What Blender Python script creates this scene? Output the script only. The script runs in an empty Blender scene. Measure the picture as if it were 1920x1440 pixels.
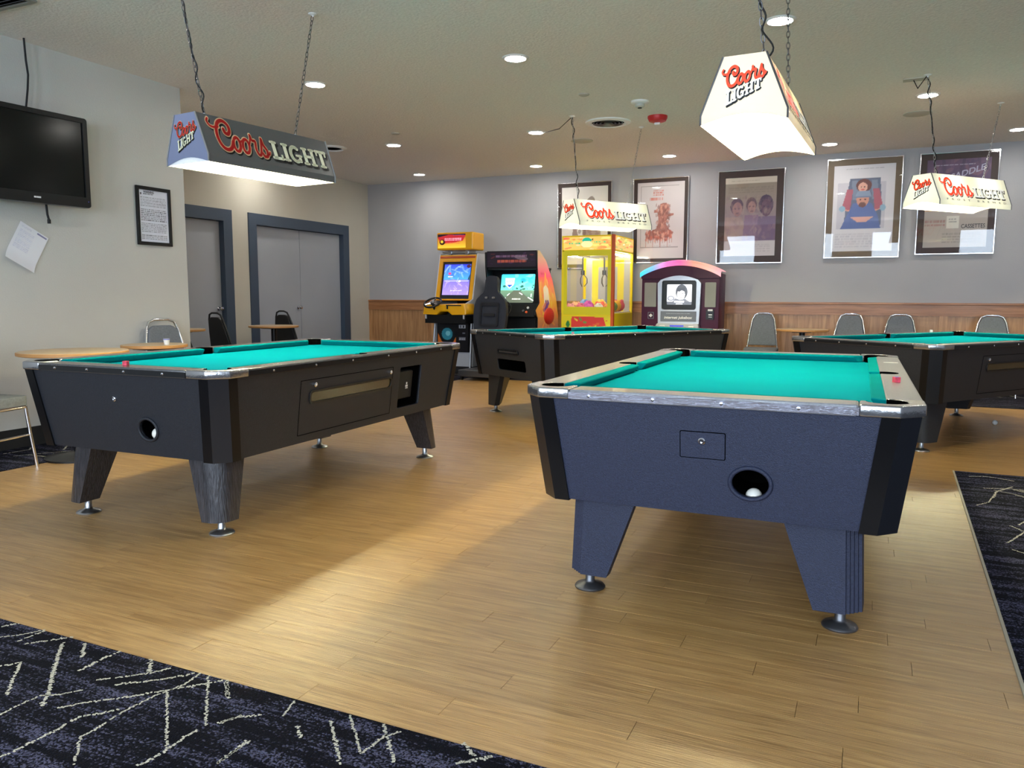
import bpy, bmesh, math, random
import numpy as np
from mathutils import Matrix, Vector
random.seed(7); np.random.seed(7)
PI = math.pi
SC = bpy.context.scene
COL = SC.collection

# ------------------------------------------------------------------ camera, world, light, exposure
PITCH, ROLL, YAW, CAM_H = -0.1126, 0.003, 0.4296, 1.1303
F_ = Vector((-math.sin(YAW)*math.cos(PITCH), math.cos(YAW)*math.cos(PITCH), math.sin(PITCH)))
R_ = Vector((math.cos(YAW), math.sin(YAW), 0)); U_ = R_.cross(F_)
R2 = R_*math.cos(ROLL)+U_*math.sin(ROLL); U2 = -R_*math.sin(ROLL)+U_*math.cos(ROLL)
cam = bpy.data.cameras.new('camera'); camo = bpy.data.objects.new('camera', cam); COL.objects.link(camo)
camo.matrix_world = Matrix(((R2.x, U2.x, -F_.x, 0), (R2.y, U2.y, -F_.y, 0), (R2.z, U2.z, -F_.z, CAM_H), (0, 0, 0, 1)))
cam.sensor_width = 36; cam.lens = 1462.7/1920*36; cam.clip_start = .05
SC.camera = camo
SC.view_settings.view_transform = 'Standard'; SC.view_settings.look = 'None'
SC.view_settings.gamma = 1; SC.view_settings.use_curve_mapping = False
SC.view_settings.exposure = 0.3
W_ = bpy.data.worlds.new('world'); SC.world = W_; W_.use_nodes = True
W_.node_tree.nodes['Background'].inputs[0].default_value = (.55, .68, .9, 1)
W_.node_tree.nodes['Background'].inputs[1].default_value = 1.0
DAY = 110.0        # watts of each daylight window
LENS = 120.0       # emission of the recessed ceiling lights
BULB = 1100.0       # emission of the bulbs in the pendants
for wx0, wx1 in ((-4.4, -3.3), (-2.2, -1.1), (-.1, 1.0), (2.1, 3.2)):
    L = bpy.data.lights.new('window_daylight', 'AREA'); L.shape = 'RECTANGLE'; L.size = wx1-wx0; L.size_y = 1.75
    L.energy = DAY; L.color = (.70, .84, 1.0)
    o = bpy.data.objects.new('window_daylight', L); COL.objects.link(o)
    o.location = ((wx0+wx1)/2, -3.12, 1.78); o.rotation_euler = (PI/2, 0, 0)
o = None

ZC, XB, YB, XA, YA = 2.95, -7.70, 11.03, -5.678, 5.29   # ceiling, alcove wall, back wall, near left wall and its end
XR, YF = 5.0, -3.0

# ------------------------------------------------------------------ helpers
def lin(r, g, b):
    return tuple((c/12.92 if c <= .04045 else ((c+.055)/1.055)**2.4) for c in (r/255, g/255, b/255))
def NT(m):
    m.use_nodes = True; return m.node_tree
MATS = {}
def M(name, col, rough=.5, metal=0., spec=.5, coat=0., bump=None, var=None, emit=0., aniso=None, alpha=None):
    """bump=(scale, strength[, (sx,sy,sz)]) var=(scale, amount[, (sx,sy,sz)])"""
    if name in MATS: return MATS[name]
    m = bpy.data.materials.new(name); nt = NT(m); b = nt.nodes['Principled BSDF']; MATS[name] = m
    b.inputs['Base Color'].default_value = (*col, 1); b.inputs['Roughness'].default_value = rough
    b.inputs['Metallic'].default_value = metal; b.inputs['Specular IOR Level'].default_value = spec
    b.inputs['Coat Weight'].default_value = coat; b.inputs['Coat Roughness'].default_value = .08
    m.diffuse_color = (*col, 1)
    if emit:
        b.inputs['Emission Color'].default_value = (*col, 1); b.inputs['Emission Strength'].default_value = emit
    if bump or var:
        tc = nt.nodes.new('ShaderNodeTexCoord')
        def noise(scale, st, det=4):
            mp = nt.nodes.new('ShaderNodeMapping'); mp.inputs['Scale'].default_value = st
            nt.links.new(tc.outputs['Object'], mp.inputs[0])
            n = nt.nodes.new('ShaderNodeTexNoise'); n.inputs['Scale'].default_value = scale; n.inputs['Detail'].default_value = det
            nt.links.new(mp.outputs[0], n.inputs[0]); return n
        if bump:
            n = noise(bump[0], bump[2] if len(bump) > 2 else (1, 1, 1))
            bp = nt.nodes.new('ShaderNodeBump'); bp.inputs['Strength'].default_value = bump[1]; bp.inputs['Distance'].default_value = .01
            nt.links.new(n.outputs[0], bp.inputs['Height']); nt.links.new(bp.outputs[0], b.inputs['Normal'])
        if var:
            n = noise(var[0], var[2] if len(var) > 2 else (1, 1, 1))
            r = nt.nodes.new('ShaderNodeValToRGB'); a = var[1]
            r.color_ramp.elements[0].position = .3; r.color_ramp.elements[1].position = .7
            r.color_ramp.elements[0].color = (*[c*(1-a) for c in col], 1); r.color_ramp.elements[1].color = (*[min(1, c*(1+a)) for c in col], 1)
            nt.links.new(n.outputs[0], r.inputs[0]); nt.links.new(r.outputs[0], b.inputs['Base Color'])
    return m
def paint_mat(name, emit=0., rough=.45, coat=0.):
    if name in MATS: return MATS[name]
    m = bpy.data.materials.new(name); nt = NT(m); b = nt.nodes['Principled BSDF']; MATS[name] = m
    a = nt.nodes.new('ShaderNodeAttribute'); a.attribute_name = 'Col'
    nt.links.new(a.outputs['Color'], b.inputs['Base Color']); b.inputs['Roughness'].default_value = rough
    b.inputs['Coat Weight'].default_value = coat; b.inputs['Coat Roughness'].default_value = .05
    if emit:
        nt.links.new(a.outputs['Color'], b.inputs['Emission Color']); b.inputs['Emission Strength'].default_value = emit
    return m

class MB:
    def __init__(s): s.v = []; s.f = []; s.m = []
    def add(s, vs, fs, mi=0, mat=None):
        n = len(s.v)
        for p in vs: s.v.append(tuple(mat @ Vector(p)) if mat is not None else tuple(p))
        for f in fs: s.f.append(tuple(i+n for i in f)); s.m.append(mi)
        return s
    def box(s, x0, x1, y0, y1, z0, z1, mi=0, mat=None):
        vs = [(x, y, z) for z in (z0, z1) for x, y in ((x0, y0), (x1, y0), (x1, y1), (x0, y1))]
        return s.add(vs, [(3, 2, 1, 0), (4, 5, 6, 7), (0, 1, 5, 4), (1, 2, 6, 5), (2, 3, 7, 6), (3, 0, 4, 7)], mi, mat)
    def loft(s, A, za, B, zb, mi=0, mat=None, cap=True, mis=None):
        n = len(A); k = len(s.v)
        vs = [(x, y, za) for x, y in A]+[(x, y, zb) for x, y in B]
        for i in range(n):
            s.add([], [], 0)
        base = len(s.v)
        for p in vs: s.v.append(tuple(mat @ Vector(p)) if mat is not None else p)
        for i in range(n):
            j = (i+1) % n; s.f.append((base+i, base+j, base+n+j, base+n+i)); s.m.append(mis[i] if mis else mi)
        if cap:
            s.f.append(tuple(base+i for i in reversed(range(n)))); s.m.append(mi)
            s.f.append(tuple(base+n+i for i in range(n))); s.m.append(mi)
        return s
    def tube(s, pts, r, n=8, mi=0, closed=False, mat=None, flat=1.):
        pts = [Vector(p) for p in pts]; N = len(pts); base = len(s.v); prev = None
        for i, p in enumerate(pts):
            if closed: t = pts[(i+1) % N]-pts[i-1]
            else: t = pts[min(i+1, N-1)]-pts[max(i-1, 0)]
            t.normalize()
            if prev is None:
                a = Vector((0, 0, 1)) if abs(t.z) < .9 else Vector((1, 0, 0)); u = t.cross(a).normalized()
            else:
                u = (prev-t*prev.dot(t)).normalized()
            prev = u; w = t.cross(u); rr = r[i] if isinstance(r, (list, tuple)) else r
            for k in range(n):
                a = 2*PI*k/n; q = p+(u*math.cos(a)+w*math.sin(a)*flat)*rr
                s.v.append(tuple(mat @ q) if mat is not None else tuple(q))
        M_ = N if closed else N-1
        for i in range(M_):
            j = (i+1) % N
            for k in range(n):
                l = (k+1) % n; s.f.append((base+i*n+k, base+i*n+l, base+j*n+l, base+j*n+k)); s.m.append(mi)
        if not closed:
            s.f.append(tuple(base+k for k in reversed(range(n)))); s.m.append(mi)
            s.f.append(tuple(base+(N-1)*n+k for k in range(n))); s.m.append(mi)
        return s
    def lathe(s, prof, n=24, mi=0, mat=None, cap=True):
        base = len(s.v); N = len(prof)
        for r, z in prof:
            for k in range(n):
                a = 2*PI*k/n; q = Vector((r*math.cos(a), r*math.sin(a), z)); s.v.append(tuple(mat @ q) if mat is not None else tuple(q))
        for i in range(N-1):
            for k in range(n):
                l = (k+1) % n; s.f.append((base+i*n+k, base+i*n+l, base+(i+1)*n+l, base+(i+1)*n+k)); s.m.append(mi)
        if cap:
            if prof[0][0] > 1e-6: s.f.append(tuple(base+k for k in reversed(range(n)))); s.m.append(mi)
            if prof[-1][0] > 1e-6: s.f.append(tuple(base+(N-1)*n+k for k in range(n))); s.m.append(mi)
        return s
    def ball(s, c, r, n=14, mi=0, sc=(1, 1, 1)):
        prof = [(r*math.sin(PI*i/(n//2+1)), -r*math.cos(PI*i/(n//2+1))) for i in range(n//2+2)]
        prof[0] = (1e-5, -r); prof[-1] = (1e-5, r)
        return s.lathe(prof, n, mi, Matrix.Translation(c) @ Matrix.Diagonal((*sc, 1)))
    def mesh(s, name='mesh', mats=(), smooth=None):
        me = bpy.data.meshes.new(name); me.from_pydata(s.v, [], s.f); me.update()
        for m in mats: me.materials.append(m)
        if len(mats) > 1: me.polygons.foreach_set('material_index', s.m)
        fix(me, smooth)
        return me
def fix(me, smooth=None):
    if len(me.polygons) == 1: return
    bm = bmesh.new(); bm.from_mesh(me); bmesh.ops.recalc_face_normals(bm, faces=bm.faces); bm.to_mesh(me); bm.free()
    if smooth is not None:
        me.polygons.foreach_set('use_smooth', [True]*len(me.polygons)); me.set_sharp_from_angle(angle=math.radians(smooth))
def link(name, me, parent=None, loc=None, rot=None, bevel=None, props=None):
    o = bpy.data.objects.new(name, me); COL.objects.link(o)
    if parent: o.parent = parent
    if loc is not None: o.location = loc
    if rot is not None: o.rotation_euler = rot
    if bevel:
        b = o.modifiers.new('bevel', 'BEVEL'); b.width = bevel; b.segments = 2; b.limit_method = 'ANGLE'; b.angle_limit = math.radians(40)
    for k, v in (props or {}).items(): o[k] = v
    return o
def obj(name, mb, mats, parent=None, smooth=None, **k):
    if not isinstance(mats, (list, tuple)): mats = [mats]
    return link(name, mb.mesh(name, mats, smooth), parent, **k)
def thing(name, label, cat, loc=(0, 0, 0), rz=0, group=None):
    o = bpy.data.objects.new(name, None); COL.objects.link(o); o.empty_display_size = .1
    o.location = loc; o.rotation_euler = (0, 0, rz); o['label'] = label; o['category'] = cat
    if group: o['group'] = group
    return o
def tag(o, label, cat, group=None):
    o['label'] = label; o['category'] = cat
    if group: o['group'] = group
    return o
def struct(name, mb, mats, parent=None, **k):
    o = obj(name, mb, mats, parent, **k)
    if parent is None: o['kind'] = 'structure'
    return o
def copy_tree(o, parent=None):
    c = o.copy(); COL.objects.link(c)
    if parent: c.parent = parent
    for ch in list(o.children): copy_tree(ch, c)
    return c
def plate(outer, holes=(), t=.01, mats=(), mat=None, bev=0.):
    cu = bpy.data.curves.new('plate', 'CURVE'); cu.dimensions = '2D'; cu.fill_mode = 'BOTH'; cu.extrude = t/2-bev
    cu.bevel_depth = bev; cu.bevel_resolution = 1; cu.offset = -bev
    for loop in (outer, *holes):
        sp = cu.splines.new('POLY'); sp.points.add(len(loop)-1); sp.use_cyclic_u = True
        for p, (x, y) in zip(sp.points, loop): p.co = (x, y, 0, 1)
    t_ = bpy.data.objects.new('plate', cu); me = bpy.data.meshes.new_from_object(t_)
    bpy.data.objects.remove(t_); bpy.data.curves.remove(cu)
    if mat is not None: me.transform(mat)
    me.materials.clear()
    for m in (mats if isinstance(mats, (list, tuple)) else [mats]): me.materials.append(m)
    bm = bmesh.new(); bm.from_mesh(me); bmesh.ops.remove_doubles(bm, verts=bm.verts, dist=1e-6)
    bmesh.ops.recalc_face_normals(bm, faces=bm.faces); bm.to_mesh(me); bm.free()
    return me
def text_mesh(s, width, height, mats, mat=None, bold=0., shear=0., ext=.0006, spacing=1.):
    cu = bpy.data.curves.new('text', 'FONT'); cu.body = s; cu.offset = bold; cu.shear = shear; cu.extrude = ext; cu.space_character = spacing
    cu.resolution_u = 3; cu.align_x = 'LEFT'
    t_ = bpy.data.objects.new('text', cu); me = bpy.data.meshes.new_from_object(t_)
    bpy.data.objects.remove(t_); bpy.data.curves.remove(cu)
    co = np.array([v.co for v in me.vertices]); lo = co.min(0); hi = co.max(0)
    T = Matrix.Diagonal((width/(hi[0]-lo[0]), height/(hi[1]-lo[1]), 1, 1)) @ Matrix.Translation((-(lo[0]+hi[0])/2, -(lo[1]+hi[1])/2, 0))
    me.transform(T if mat is None else mat @ T); me.materials.clear(); me.materials.append(mats)
    return me
def rrect(x0, x1, y0, y1, r, n=5):
    out = []
    for cx, cy, a0 in ((x1-r, y0+r, -90), (x1-r, y1-r, 0), (x0+r, y1-r, 90), (x0+r, y0+r, 180)):
        for k in range(n+1):
            a = math.radians(a0+90*k/n); out.append((cx+r*math.cos(a), cy+r*math.sin(a)))
    return out
def arc(cx, cy, r, a0, a1, n=12, ry=None):
    ry = r if ry is None else ry
    return [(cx+r*math.cos(math.radians(a0+(a1-a0)*k/n)), cy+ry*math.sin(math.radians(a0+(a1-a0)*k/n))) for k in range(n+1)]
def frame_m(o, u, v):
    o = Vector(o); u = Vector(u).normalized(); v = Vector(v).normalized(); n = u.cross(v)
    return Matrix(((u.x, v.x, n.x, o.x), (u.y, v.y, n.y, o.y), (u.z, v.z, n.z, o.z), (0, 0, 0, 1)))
FRONT = lambda x, y, z: frame_m((x, y, z), (1, 0, 0), (0, 0, 1))      # faces -Y

# colour painting: a fine grid with a colour on every vertex, for flat print and screens
class Paint:
    def __init__(s, nx, ny, col=(200, 200, 200)):
        s.nx, s.ny = nx, ny; s.a = np.ones((ny, nx, 3))*np.array(lin(*col))
        s.X, s.Y = np.meshgrid(np.linspace(0, 1, nx), np.linspace(0, 1, ny))
    def put(s, mask, col, al=1.):
        c = np.array(lin(*col)); m = (mask*al)[..., None] if mask.dtype != bool else (mask.astype(float)*al)[..., None]
        s.a = s.a*(1-m)+c*m; return s
    def rect(s, x0, x1, y0, y1, col, al=1.): return s.put((s.X >= x0) & (s.X <= x1) & (s.Y >= y0) & (s.Y <= y1), col, al)
    def ell(s, cx, cy, rx, ry, col, al=1., rot=0.):
        c, n = math.cos(rot), math.sin(rot); dx, dy = s.X-cx, s.Y-cy
        return s.put((((dx*c+dy*n)/rx)**2+((-dx*n+dy*c)/ry)**2) <= 1, col, al)
    def poly(s, pts, col, al=1.):
        ins = np.zeros_like(s.X, bool); n = len(pts)
        for i in range(n):
            x0, y0 = pts[i]; x1, y1 = pts[(i+1) % n]
            if y0 == y1: continue
            c = ((y0 > s.Y) != (y1 > s.Y)) & (s.X < (x1-x0)*(s.Y-y0)/(y1-y0)+x0); ins ^= c
        return s.put(ins, col, al)
    def line(s, x0, y0, x1, y1, w, col, al=1.):
        dx, dy = x1-x0, y1-y0; L = dx*dx+dy*dy+1e-9; t = np.clip(((s.X-x0)*dx+(s.Y-y0)*dy)/L, 0, 1)
        return s.put(np.hypot(s.X-x0-t*dx, s.Y-y0-t*dy) <= w/2, col, al)
    def vgrad(s, y0, y1, c0, c1, x0=0, x1=1):
        t = np.clip((s.Y-y0)/(y1-y0), 0, 1)[..., None]; c = np.array(lin(*c0))*(1-t)+np.array(lin(*c1))*t
        m = ((s.Y >= y0) & (s.Y <= y1) & (s.X >= x0) & (s.X <= x1))[..., None]; s.a = np.where(m, c, s.a); return s
    def blotch(s, k, cols, x0=0, x1=1, y0=0, y1=1, r=.05, al=.6, seed=1, asp=1.):
        rg = random.Random(seed)
        for i in range(k):
            s.ell(rg.uniform(x0, x1), rg.uniform(y0, y1), rg.uniform(.3, 1)*r, rg.uniform(.3, 1)*r*asp, rg.choice(cols), al, rg.uniform(0, 3))
        return s
    def bars(s, x0, x1, y0, y1, rows, col, al=.8, seed=1, fill=.55):
        rg = random.Random(seed); h = (y1-y0)/rows
        for i in range(rows):
            x = x0
            while x < x1:
                w = rg.uniform(.02, .07)*(x1-x0)*2; s.rect(x, min(x+w, x1), y0+i*h+h*(1-fill)/2, y0+i*h+h*(1+fill)/2, col, al*rg.uniform(.6, 1)); x += w+.02*(x1-x0)
        return s
    def mesh(s, w, h, mat, T=None, fn=None):
        nx, ny = s.nx, s.ny; vs = []
        for j in range(ny):
            for i in range(nx):
                x, y = w*(i/(nx-1)-.5), h*(j/(ny-1)-.5)
                vs.append(fn(x, y) if fn else (x, y, 0))
        idx = np.arange(nx*ny).reshape(ny, nx)
        fs = np.stack([idx[:-1, :-1], idx[:-1, 1:], idx[1:, 1:], idx[1:, :-1]], -1).reshape(-1, 4)
        me = bpy.data.meshes.new('print'); me.from_pydata(vs, [], fs.tolist()); me.update()
        at = me.color_attributes.new('Col', 'FLOAT_COLOR', 'POINT')
        ga = 1.15 if mat in (m_print, m_cab) else 1.
        at.data.foreach_set('color', np.concatenate([np.minimum(s.a.reshape(-1, 3)*ga, .9), np.ones((nx*ny, 1))], 1).ravel())
        if T is not None: me.transform(T)
        me.materials.append(mat); return me

# ------------------------------------------------------------------ materials
def wall_mat(name, col):
    return M(name, col, .75, spec=.25, bump=(90, .12), var=(1.3, .03))
m_wallback = wall_mat('wall_paint_grey', lin(182, 181, 184))
m_wallleft = wall_mat('wall_paint_light', lin(206, 204, 198))
m_wallalc = wall_mat('wall_paint_beige', lin(204, 198, 184))
m_ceil = M('ceiling_texture', lin(236, 231, 227), .9, spec=.1, bump=(55, .5), var=(42, .05))
m_black = M('black_plastic', (.009, .009, .010), .3, spec=.35)
m_blackm = M('black_matte', (.008, .008, .009), .7)
m_void = M('void_black', (.002, .002, .002), .95, spec=0)
m_chrome = M('chrome', (.75, .76, .8), .16, metal=1)
m_steel = M('steel', (.5, .51, .53), .32, metal=1)
m_castchrome = M('corner_casting', (.42, .42, .43), .24, metal=.9, bump=(60, .15))
m_dull = M('dull_metal', (.16, .16, .17), .4, metal=.9)
m_white = M('white_plastic', lin(235, 235, 232), .4)
m_lens = M('light_lens', (1, .97, .9), .4, emit=LENS)
m_bulb = M('bulb_glow', (1, .95, .58), .4, emit=BULB)
m_brown_mat = M('brown_mat', lin(64, 46, 42), .6)
m_bluegrey = M('door_frame_paint', lin(66, 80, 98), .5, bump=(40, .05))
m_door = M('door_paint', lin(170, 174, 182), .5, var=(.8, .05))
m_cloth = M('green_cloth', lin(0, 132, 148), .95, spec=.02, bump=(900, .25), var=(5, .03))
m_cloth2 = M('green_cloth_rail', lin(0, 122, 126), .95, spec=.02, bump=(900, .25), var=(9, .04))
m_railtop = M('rail_laminate', (.06, .058, .058), .27, spec=.6, coat=.3, bump=(220, .12), var=(60, .2))
m_railtop2 = M('rail_laminate_worn', (.19, .19, .20), .30, spec=.6, coat=.2, bump=(200, .15), var=(90, .15))
m_body1 = M('laminate_charcoal', (.021, .027, .058), .45, spec=.4, bump=(350, .35), var=(180, .25))
m_body2 = M('laminate_black', (.019, .021, .027), .42, spec=.33, bump=(350, .25), var=(160, .2))
m_post = M('post_black', (.005, .005, .006), .3, spec=.2)
m_facet = M('post_facet', (.010, .011, .015), .36, spec=.4)
m_brush = M('brushed_trim', (.42, .43, .52), .3, metal=1, bump=(40, .5, (.4, .4, 14)))
m_legwood = M('leg_dark_wood', (.035, .032, .036), .33, coat=.4, bump=(30, .5, (5, 5, .35)), var=(26, .55, (6, 6, .4)))
m_red = M('red_paint', lin(196, 40, 40), .4)
m_pink = M('chalk_pink', lin(214, 72, 92), .8, var=(60, .3))
m_blue = M('chalk_blue', lin(90, 90, 190), .9)
m_ball = M('cue_ball', lin(240, 236, 224), .15)
m_paper = M('paper', lin(226, 226, 236), .7)
m_yellow = M('yellow_plastic', lin(246, 176, 10), .35, coat=.3)
m_yel2 = M('yellow_panel', lin(250, 226, 10), .4)
m_orange = M('orange_trim', lin(206, 84, 20), .45)
m_seat = M('racing_seat', lin(32, 36, 48), .55, bump=(120, .2))
m_maroon = M('jukebox_maroon', lin(66, 8, 44), .4, spec=.25)
m_silver = M('silver_plastic', lin(190, 192, 198), .3, metal=.5)
m_grill = M('speaker_grill', lin(160, 160, 152), .7, bump=(300, .5))
m_greyfab = M('grey_fabric', lin(118, 122, 128), .9, bump=(260, .5), var=(70, .12))
m_blackvinyl = M('black_vinyl', (.018, .018, .019), .45)
m_tabletop = M('table_laminate', lin(206, 176, 136), .35, var=(9, .08, (1, 6, 1)))
m_tableedge = M('table_edge', lin(196, 142, 84), .5)
m_print = paint_mat('print', rough=.5)
m_cab = paint_mat('cabinet_art', rough=.35, coat=.3)
m_scr = paint_mat('screen_glow', emit=1.25, rough=.2)
m_backlit = paint_mat('backlit_print', emit=.8, rough=.3)
m_marq = paint_mat('marquee_print', emit=.6, rough=.3)

def oak(name, c0, c1, axis, rough=.42, scale=1., coat=.2):
    m = bpy.data.materials.new(name); nt = NT(m); b = nt.nodes['Principled BSDF']; MATS[name] = m
    g = nt.nodes.new('ShaderNodeNewGeometry'); mp = nt.nodes.new('ShaderNodeMapping')
    s = [14*scale]*3; s[axis] = .9*scale; mp.inputs['Scale'].default_value = s
    nt.links.new(g.outputs['Position'], mp.inputs[0])
    n = nt.nodes.new('ShaderNodeTexNoise'); n.inputs['Scale'].default_value = 2.2; n.inputs['Detail'].default_value = 7; n.inputs['Roughness'].default_value = .6; n.inputs['Distortion'].default_value = .6
    nt.links.new(mp.outputs[0], n.inputs[0])
    r = nt.nodes.new('ShaderNodeValToRGB'); r.color_ramp.elements[0].position = .35; r.color_ramp.elements[1].position = .68
    r.color_ramp.elements[0].color = (*c0, 1); r.color_ramp.elements[1].color = (*c1, 1)
    nt.links.new(n.outputs[0], r.inputs[0]); nt.links.new(r.outputs[0], b.inputs['Base Color'])
    b.inputs['Roughness'].default_value = rough; b.inputs['Coat Weight'].default_value = coat; b.inputs['Coat Roughness'].default_value = .2
    bp = nt.nodes.new('ShaderNodeBump'); bp.inputs['Strength'].default_value = .15; bp.inputs['Distance'].default_value = .01
    nt.links.new(n.outputs[0], bp.inputs['Height']); nt.links.new(bp.outputs[0], b.inputs['Normal'])
    return m
m_oakh = oak('oak_horizontal', lin(152, 98, 58), lin(192, 134, 88), 0)
m_oakv = oak('oak_vertical', lin(168, 118, 74), lin(206, 156, 106), 2)

def plank_mat():
    m = bpy.data.materials.new('plank_oak'); nt = NT(m); b = nt.nodes['Principled BSDF']
    N = nt.nodes.new; L = nt.links.new
    g = N('ShaderNodeNewGeometry'); oi = N('ShaderNodeObjectInfo')
    rnd = N('ShaderNodeMath'); rnd.operation = 'ADD'; L(oi.outputs['Random'], rnd.inputs[0]); L(g.outputs['Random Per Island'], rnd.inputs[1])
    fr = N('ShaderNodeMath'); fr.operation = 'FRACT'; L(rnd.outputs[0], fr.inputs[0])
    off = N('ShaderNodeCombineXYZ'); mu = N('ShaderNodeMath'); mu.operation = 'MULTIPLY'; mu.inputs[1].default_value = 37.; L(fr.outputs[0], mu.inputs[0]); L(mu.outputs[0], off.inputs[2])
    ad = N('ShaderNodeVectorMath'); L(g.outputs['Position'], ad.inputs[0]); L(off.outputs[0], ad.inputs[1])
    def noise(sc, st, det, dist=0):
        mp = N('ShaderNodeMapping'); mp.inputs['Scale'].default_value = st; L(ad.outputs[0], mp.inputs[0])
        n = N('ShaderNodeTexNoise'); n.inputs['Scale'].default_value = sc; n.inputs['Detail'].default_value = det; n.inputs['Distortion'].default_value = dist
        L(mp.outputs[0], n.inputs[0]); return n
    n1 = noise(2.6, (1.3, 22, 1), 6, .8); n2 = noise(9, (.9, 34, 1), 5); n3 = noise(1.2, (1, 1, 1), 2)
    r = N('ShaderNodeValToRGB'); e = r.color_ramp.elements; e[0].position = .3; e[1].position = .72
    e[0].color = (*lin(163, 121, 66), 1); e[1].color = (*lin(202, 160, 99), 1); L(n1.outputs[0], r.inputs[0])
    d = N('ShaderNodeValToRGB'); d.color_ramp.elements[0].position = .30; d.color_ramp.elements[1].position = .44
    d.color_ramp.elements[0].color = (.62, .58, .55, 1); d.color_ramp.elements[1].color = (1, 1, 1, 1); L(n2.outputs[0], d.inputs[0])
    mx = N('ShaderNodeMix'); mx.data_type = 'RGBA'; mx.blend_type = 'MULTIPLY'; mx.inputs[0].default_value = .95
    L(r.outputs[0], mx.inputs[6]); L(d.outputs[0], mx.inputs[7])
    hv = N('ShaderNodeHueSaturation'); va = N('ShaderNodeMapRange'); va.inputs[3].default_value = .955; va.inputs[4].default_value = 1.035
    L(fr.outputs[0], va.inputs[0]); L(va.outputs[0], hv.inputs['Value']); L(mx.outputs[2], hv.inputs['Color']); L(hv.outputs[0], b.inputs['Base Color'])
    ro = N('ShaderNodeMapRange'); ro.inputs[3].default_value = .24; ro.inputs[4].default_value = .42; L(n2.outputs[0], ro.inputs[0]); L(ro.outputs[0], b.inputs['Roughness'])
    b.inputs['Specular IOR Level'].default_value = .6
    b.inputs['Coat Weight'].default_value = .7; b.inputs['Coat Roughness'].default_value = .22; b.inputs['Coat IOR'].default_value = 1.6
    bp = N('ShaderNodeBump'); bp.inputs['Strength'].default_value = .5; bp.inputs['Distance'].default_value = .004
    L(n2.outputs[0], bp.inputs['Height']); L(bp.outputs[0], b.inputs['Normal']); L(bp.outputs[0], b.inputs['Coat Normal'])
    return m
m_plank = plank_mat()

def carpet_mat():
    m = bpy.data.materials.new('carpet_pile'); nt = NT(m); b = nt.nodes['Principled BSDF']
    N = nt.nodes.new; L = nt.links.new
    g = N('ShaderNodeNewGeometry')
    def mp(st, rot=0, loc=(0, 0, 0), src=None):
        a = N('ShaderNodeMapping'); a.inputs['Scale'].default_value = st; a.inputs['Rotation'].default_value = (0, 0, rot); a.inputs['Location'].default_value = loc
        L(src or g.outputs['Position'], a.inputs[0]); return a.outputs[0]
    def noise(v, sc, det=3):
        n = N('ShaderNodeTexNoise'); n.inputs['Scale'].default_value = sc; n.inputs['Detail'].default_value = det; L(v, n.inputs[0]); return n.outputs[0]
    def math_(op, a, b_=None, c=None):
        n = N('ShaderNodeMath'); n.operation = op
        for i, x in enumerate((a, b_, c)):
            if x is None: continue
            if isinstance(x, (int, float)): n.inputs[i].default_value = x
            else: L(x, n.inputs[i])
        return n.outputs[0]
    def ss(x, lo, hi):
        n = N('ShaderNodeMapRange'); n.interpolation_type = 'SMOOTHSTEP'; L(x, n.inputs[0]); n.inputs[1].default_value = lo; n.inputs[2].default_value = hi; return n.outputs[0]
    # jitter of the tufts
    tuft = N('ShaderNodeTexVoronoi'); tuft.inputs['Scale'].default_value = 210; L(g.outputs['Position'], tuft.inputs[0])
    tv = N('ShaderNodeSeparateColor'); L(tuft.outputs['Color'], tv.inputs[0])
    # lavender streaks running along X
    s1 = noise(mp((1.1, 9, 1)), 2.2, 5); s2 = noise(mp((3, 40, 1)), 3, 3)
    streak = ss(math_('ADD', math_('MULTIPLY', s1, .8), math_('ADD', math_('MULTIPLY', s2, .45), math_('MULTIPLY', tv.outputs[0], .20))), .72, .84)
    # thin broken light lines
    jit = N('ShaderNodeVectorMath'); jit.operation = 'MULTIPLY_ADD'; L(tuft.outputs['Color'], jit.inputs[0]); jit.inputs[1].default_value = (.006, .006, 0); L(g.outputs['Position'], jit.inputs[2])
    mx = N('ShaderNodeMix'); mx.data_type = 'RGBA'; mx.inputs[6].default_value = (*lin(11, 12, 21), 1); mx.inputs[7].default_value = (*lin(82, 82, 106), 1)
    L(math_('MULTIPLY', streak, ss(tv.outputs[2], .15, .75)), mx.inputs[0])
    L(mx.outputs[2], b.inputs['Base Color']); b.inputs['Roughness'].default_value = .95; b.inputs['Specular IOR Level'].default_value = .1
    b.inputs['Sheen Weight'].default_value = .0
    bp = N('ShaderNodeBump'); bp.inputs['Strength'].default_value = .8; bp.inputs['Distance'].default_value = .004
    L(math_('SUBTRACT', 1.0, math_('MULTIPLY', tuft.outputs['Distance'], 120)) if False else tuft.outputs['Distance'], bp.inputs['Height']); bp.invert = True
    L(bp.outputs[0], b.inputs['Normal'])
    return m
m_carpet = carpet_mat()

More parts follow.
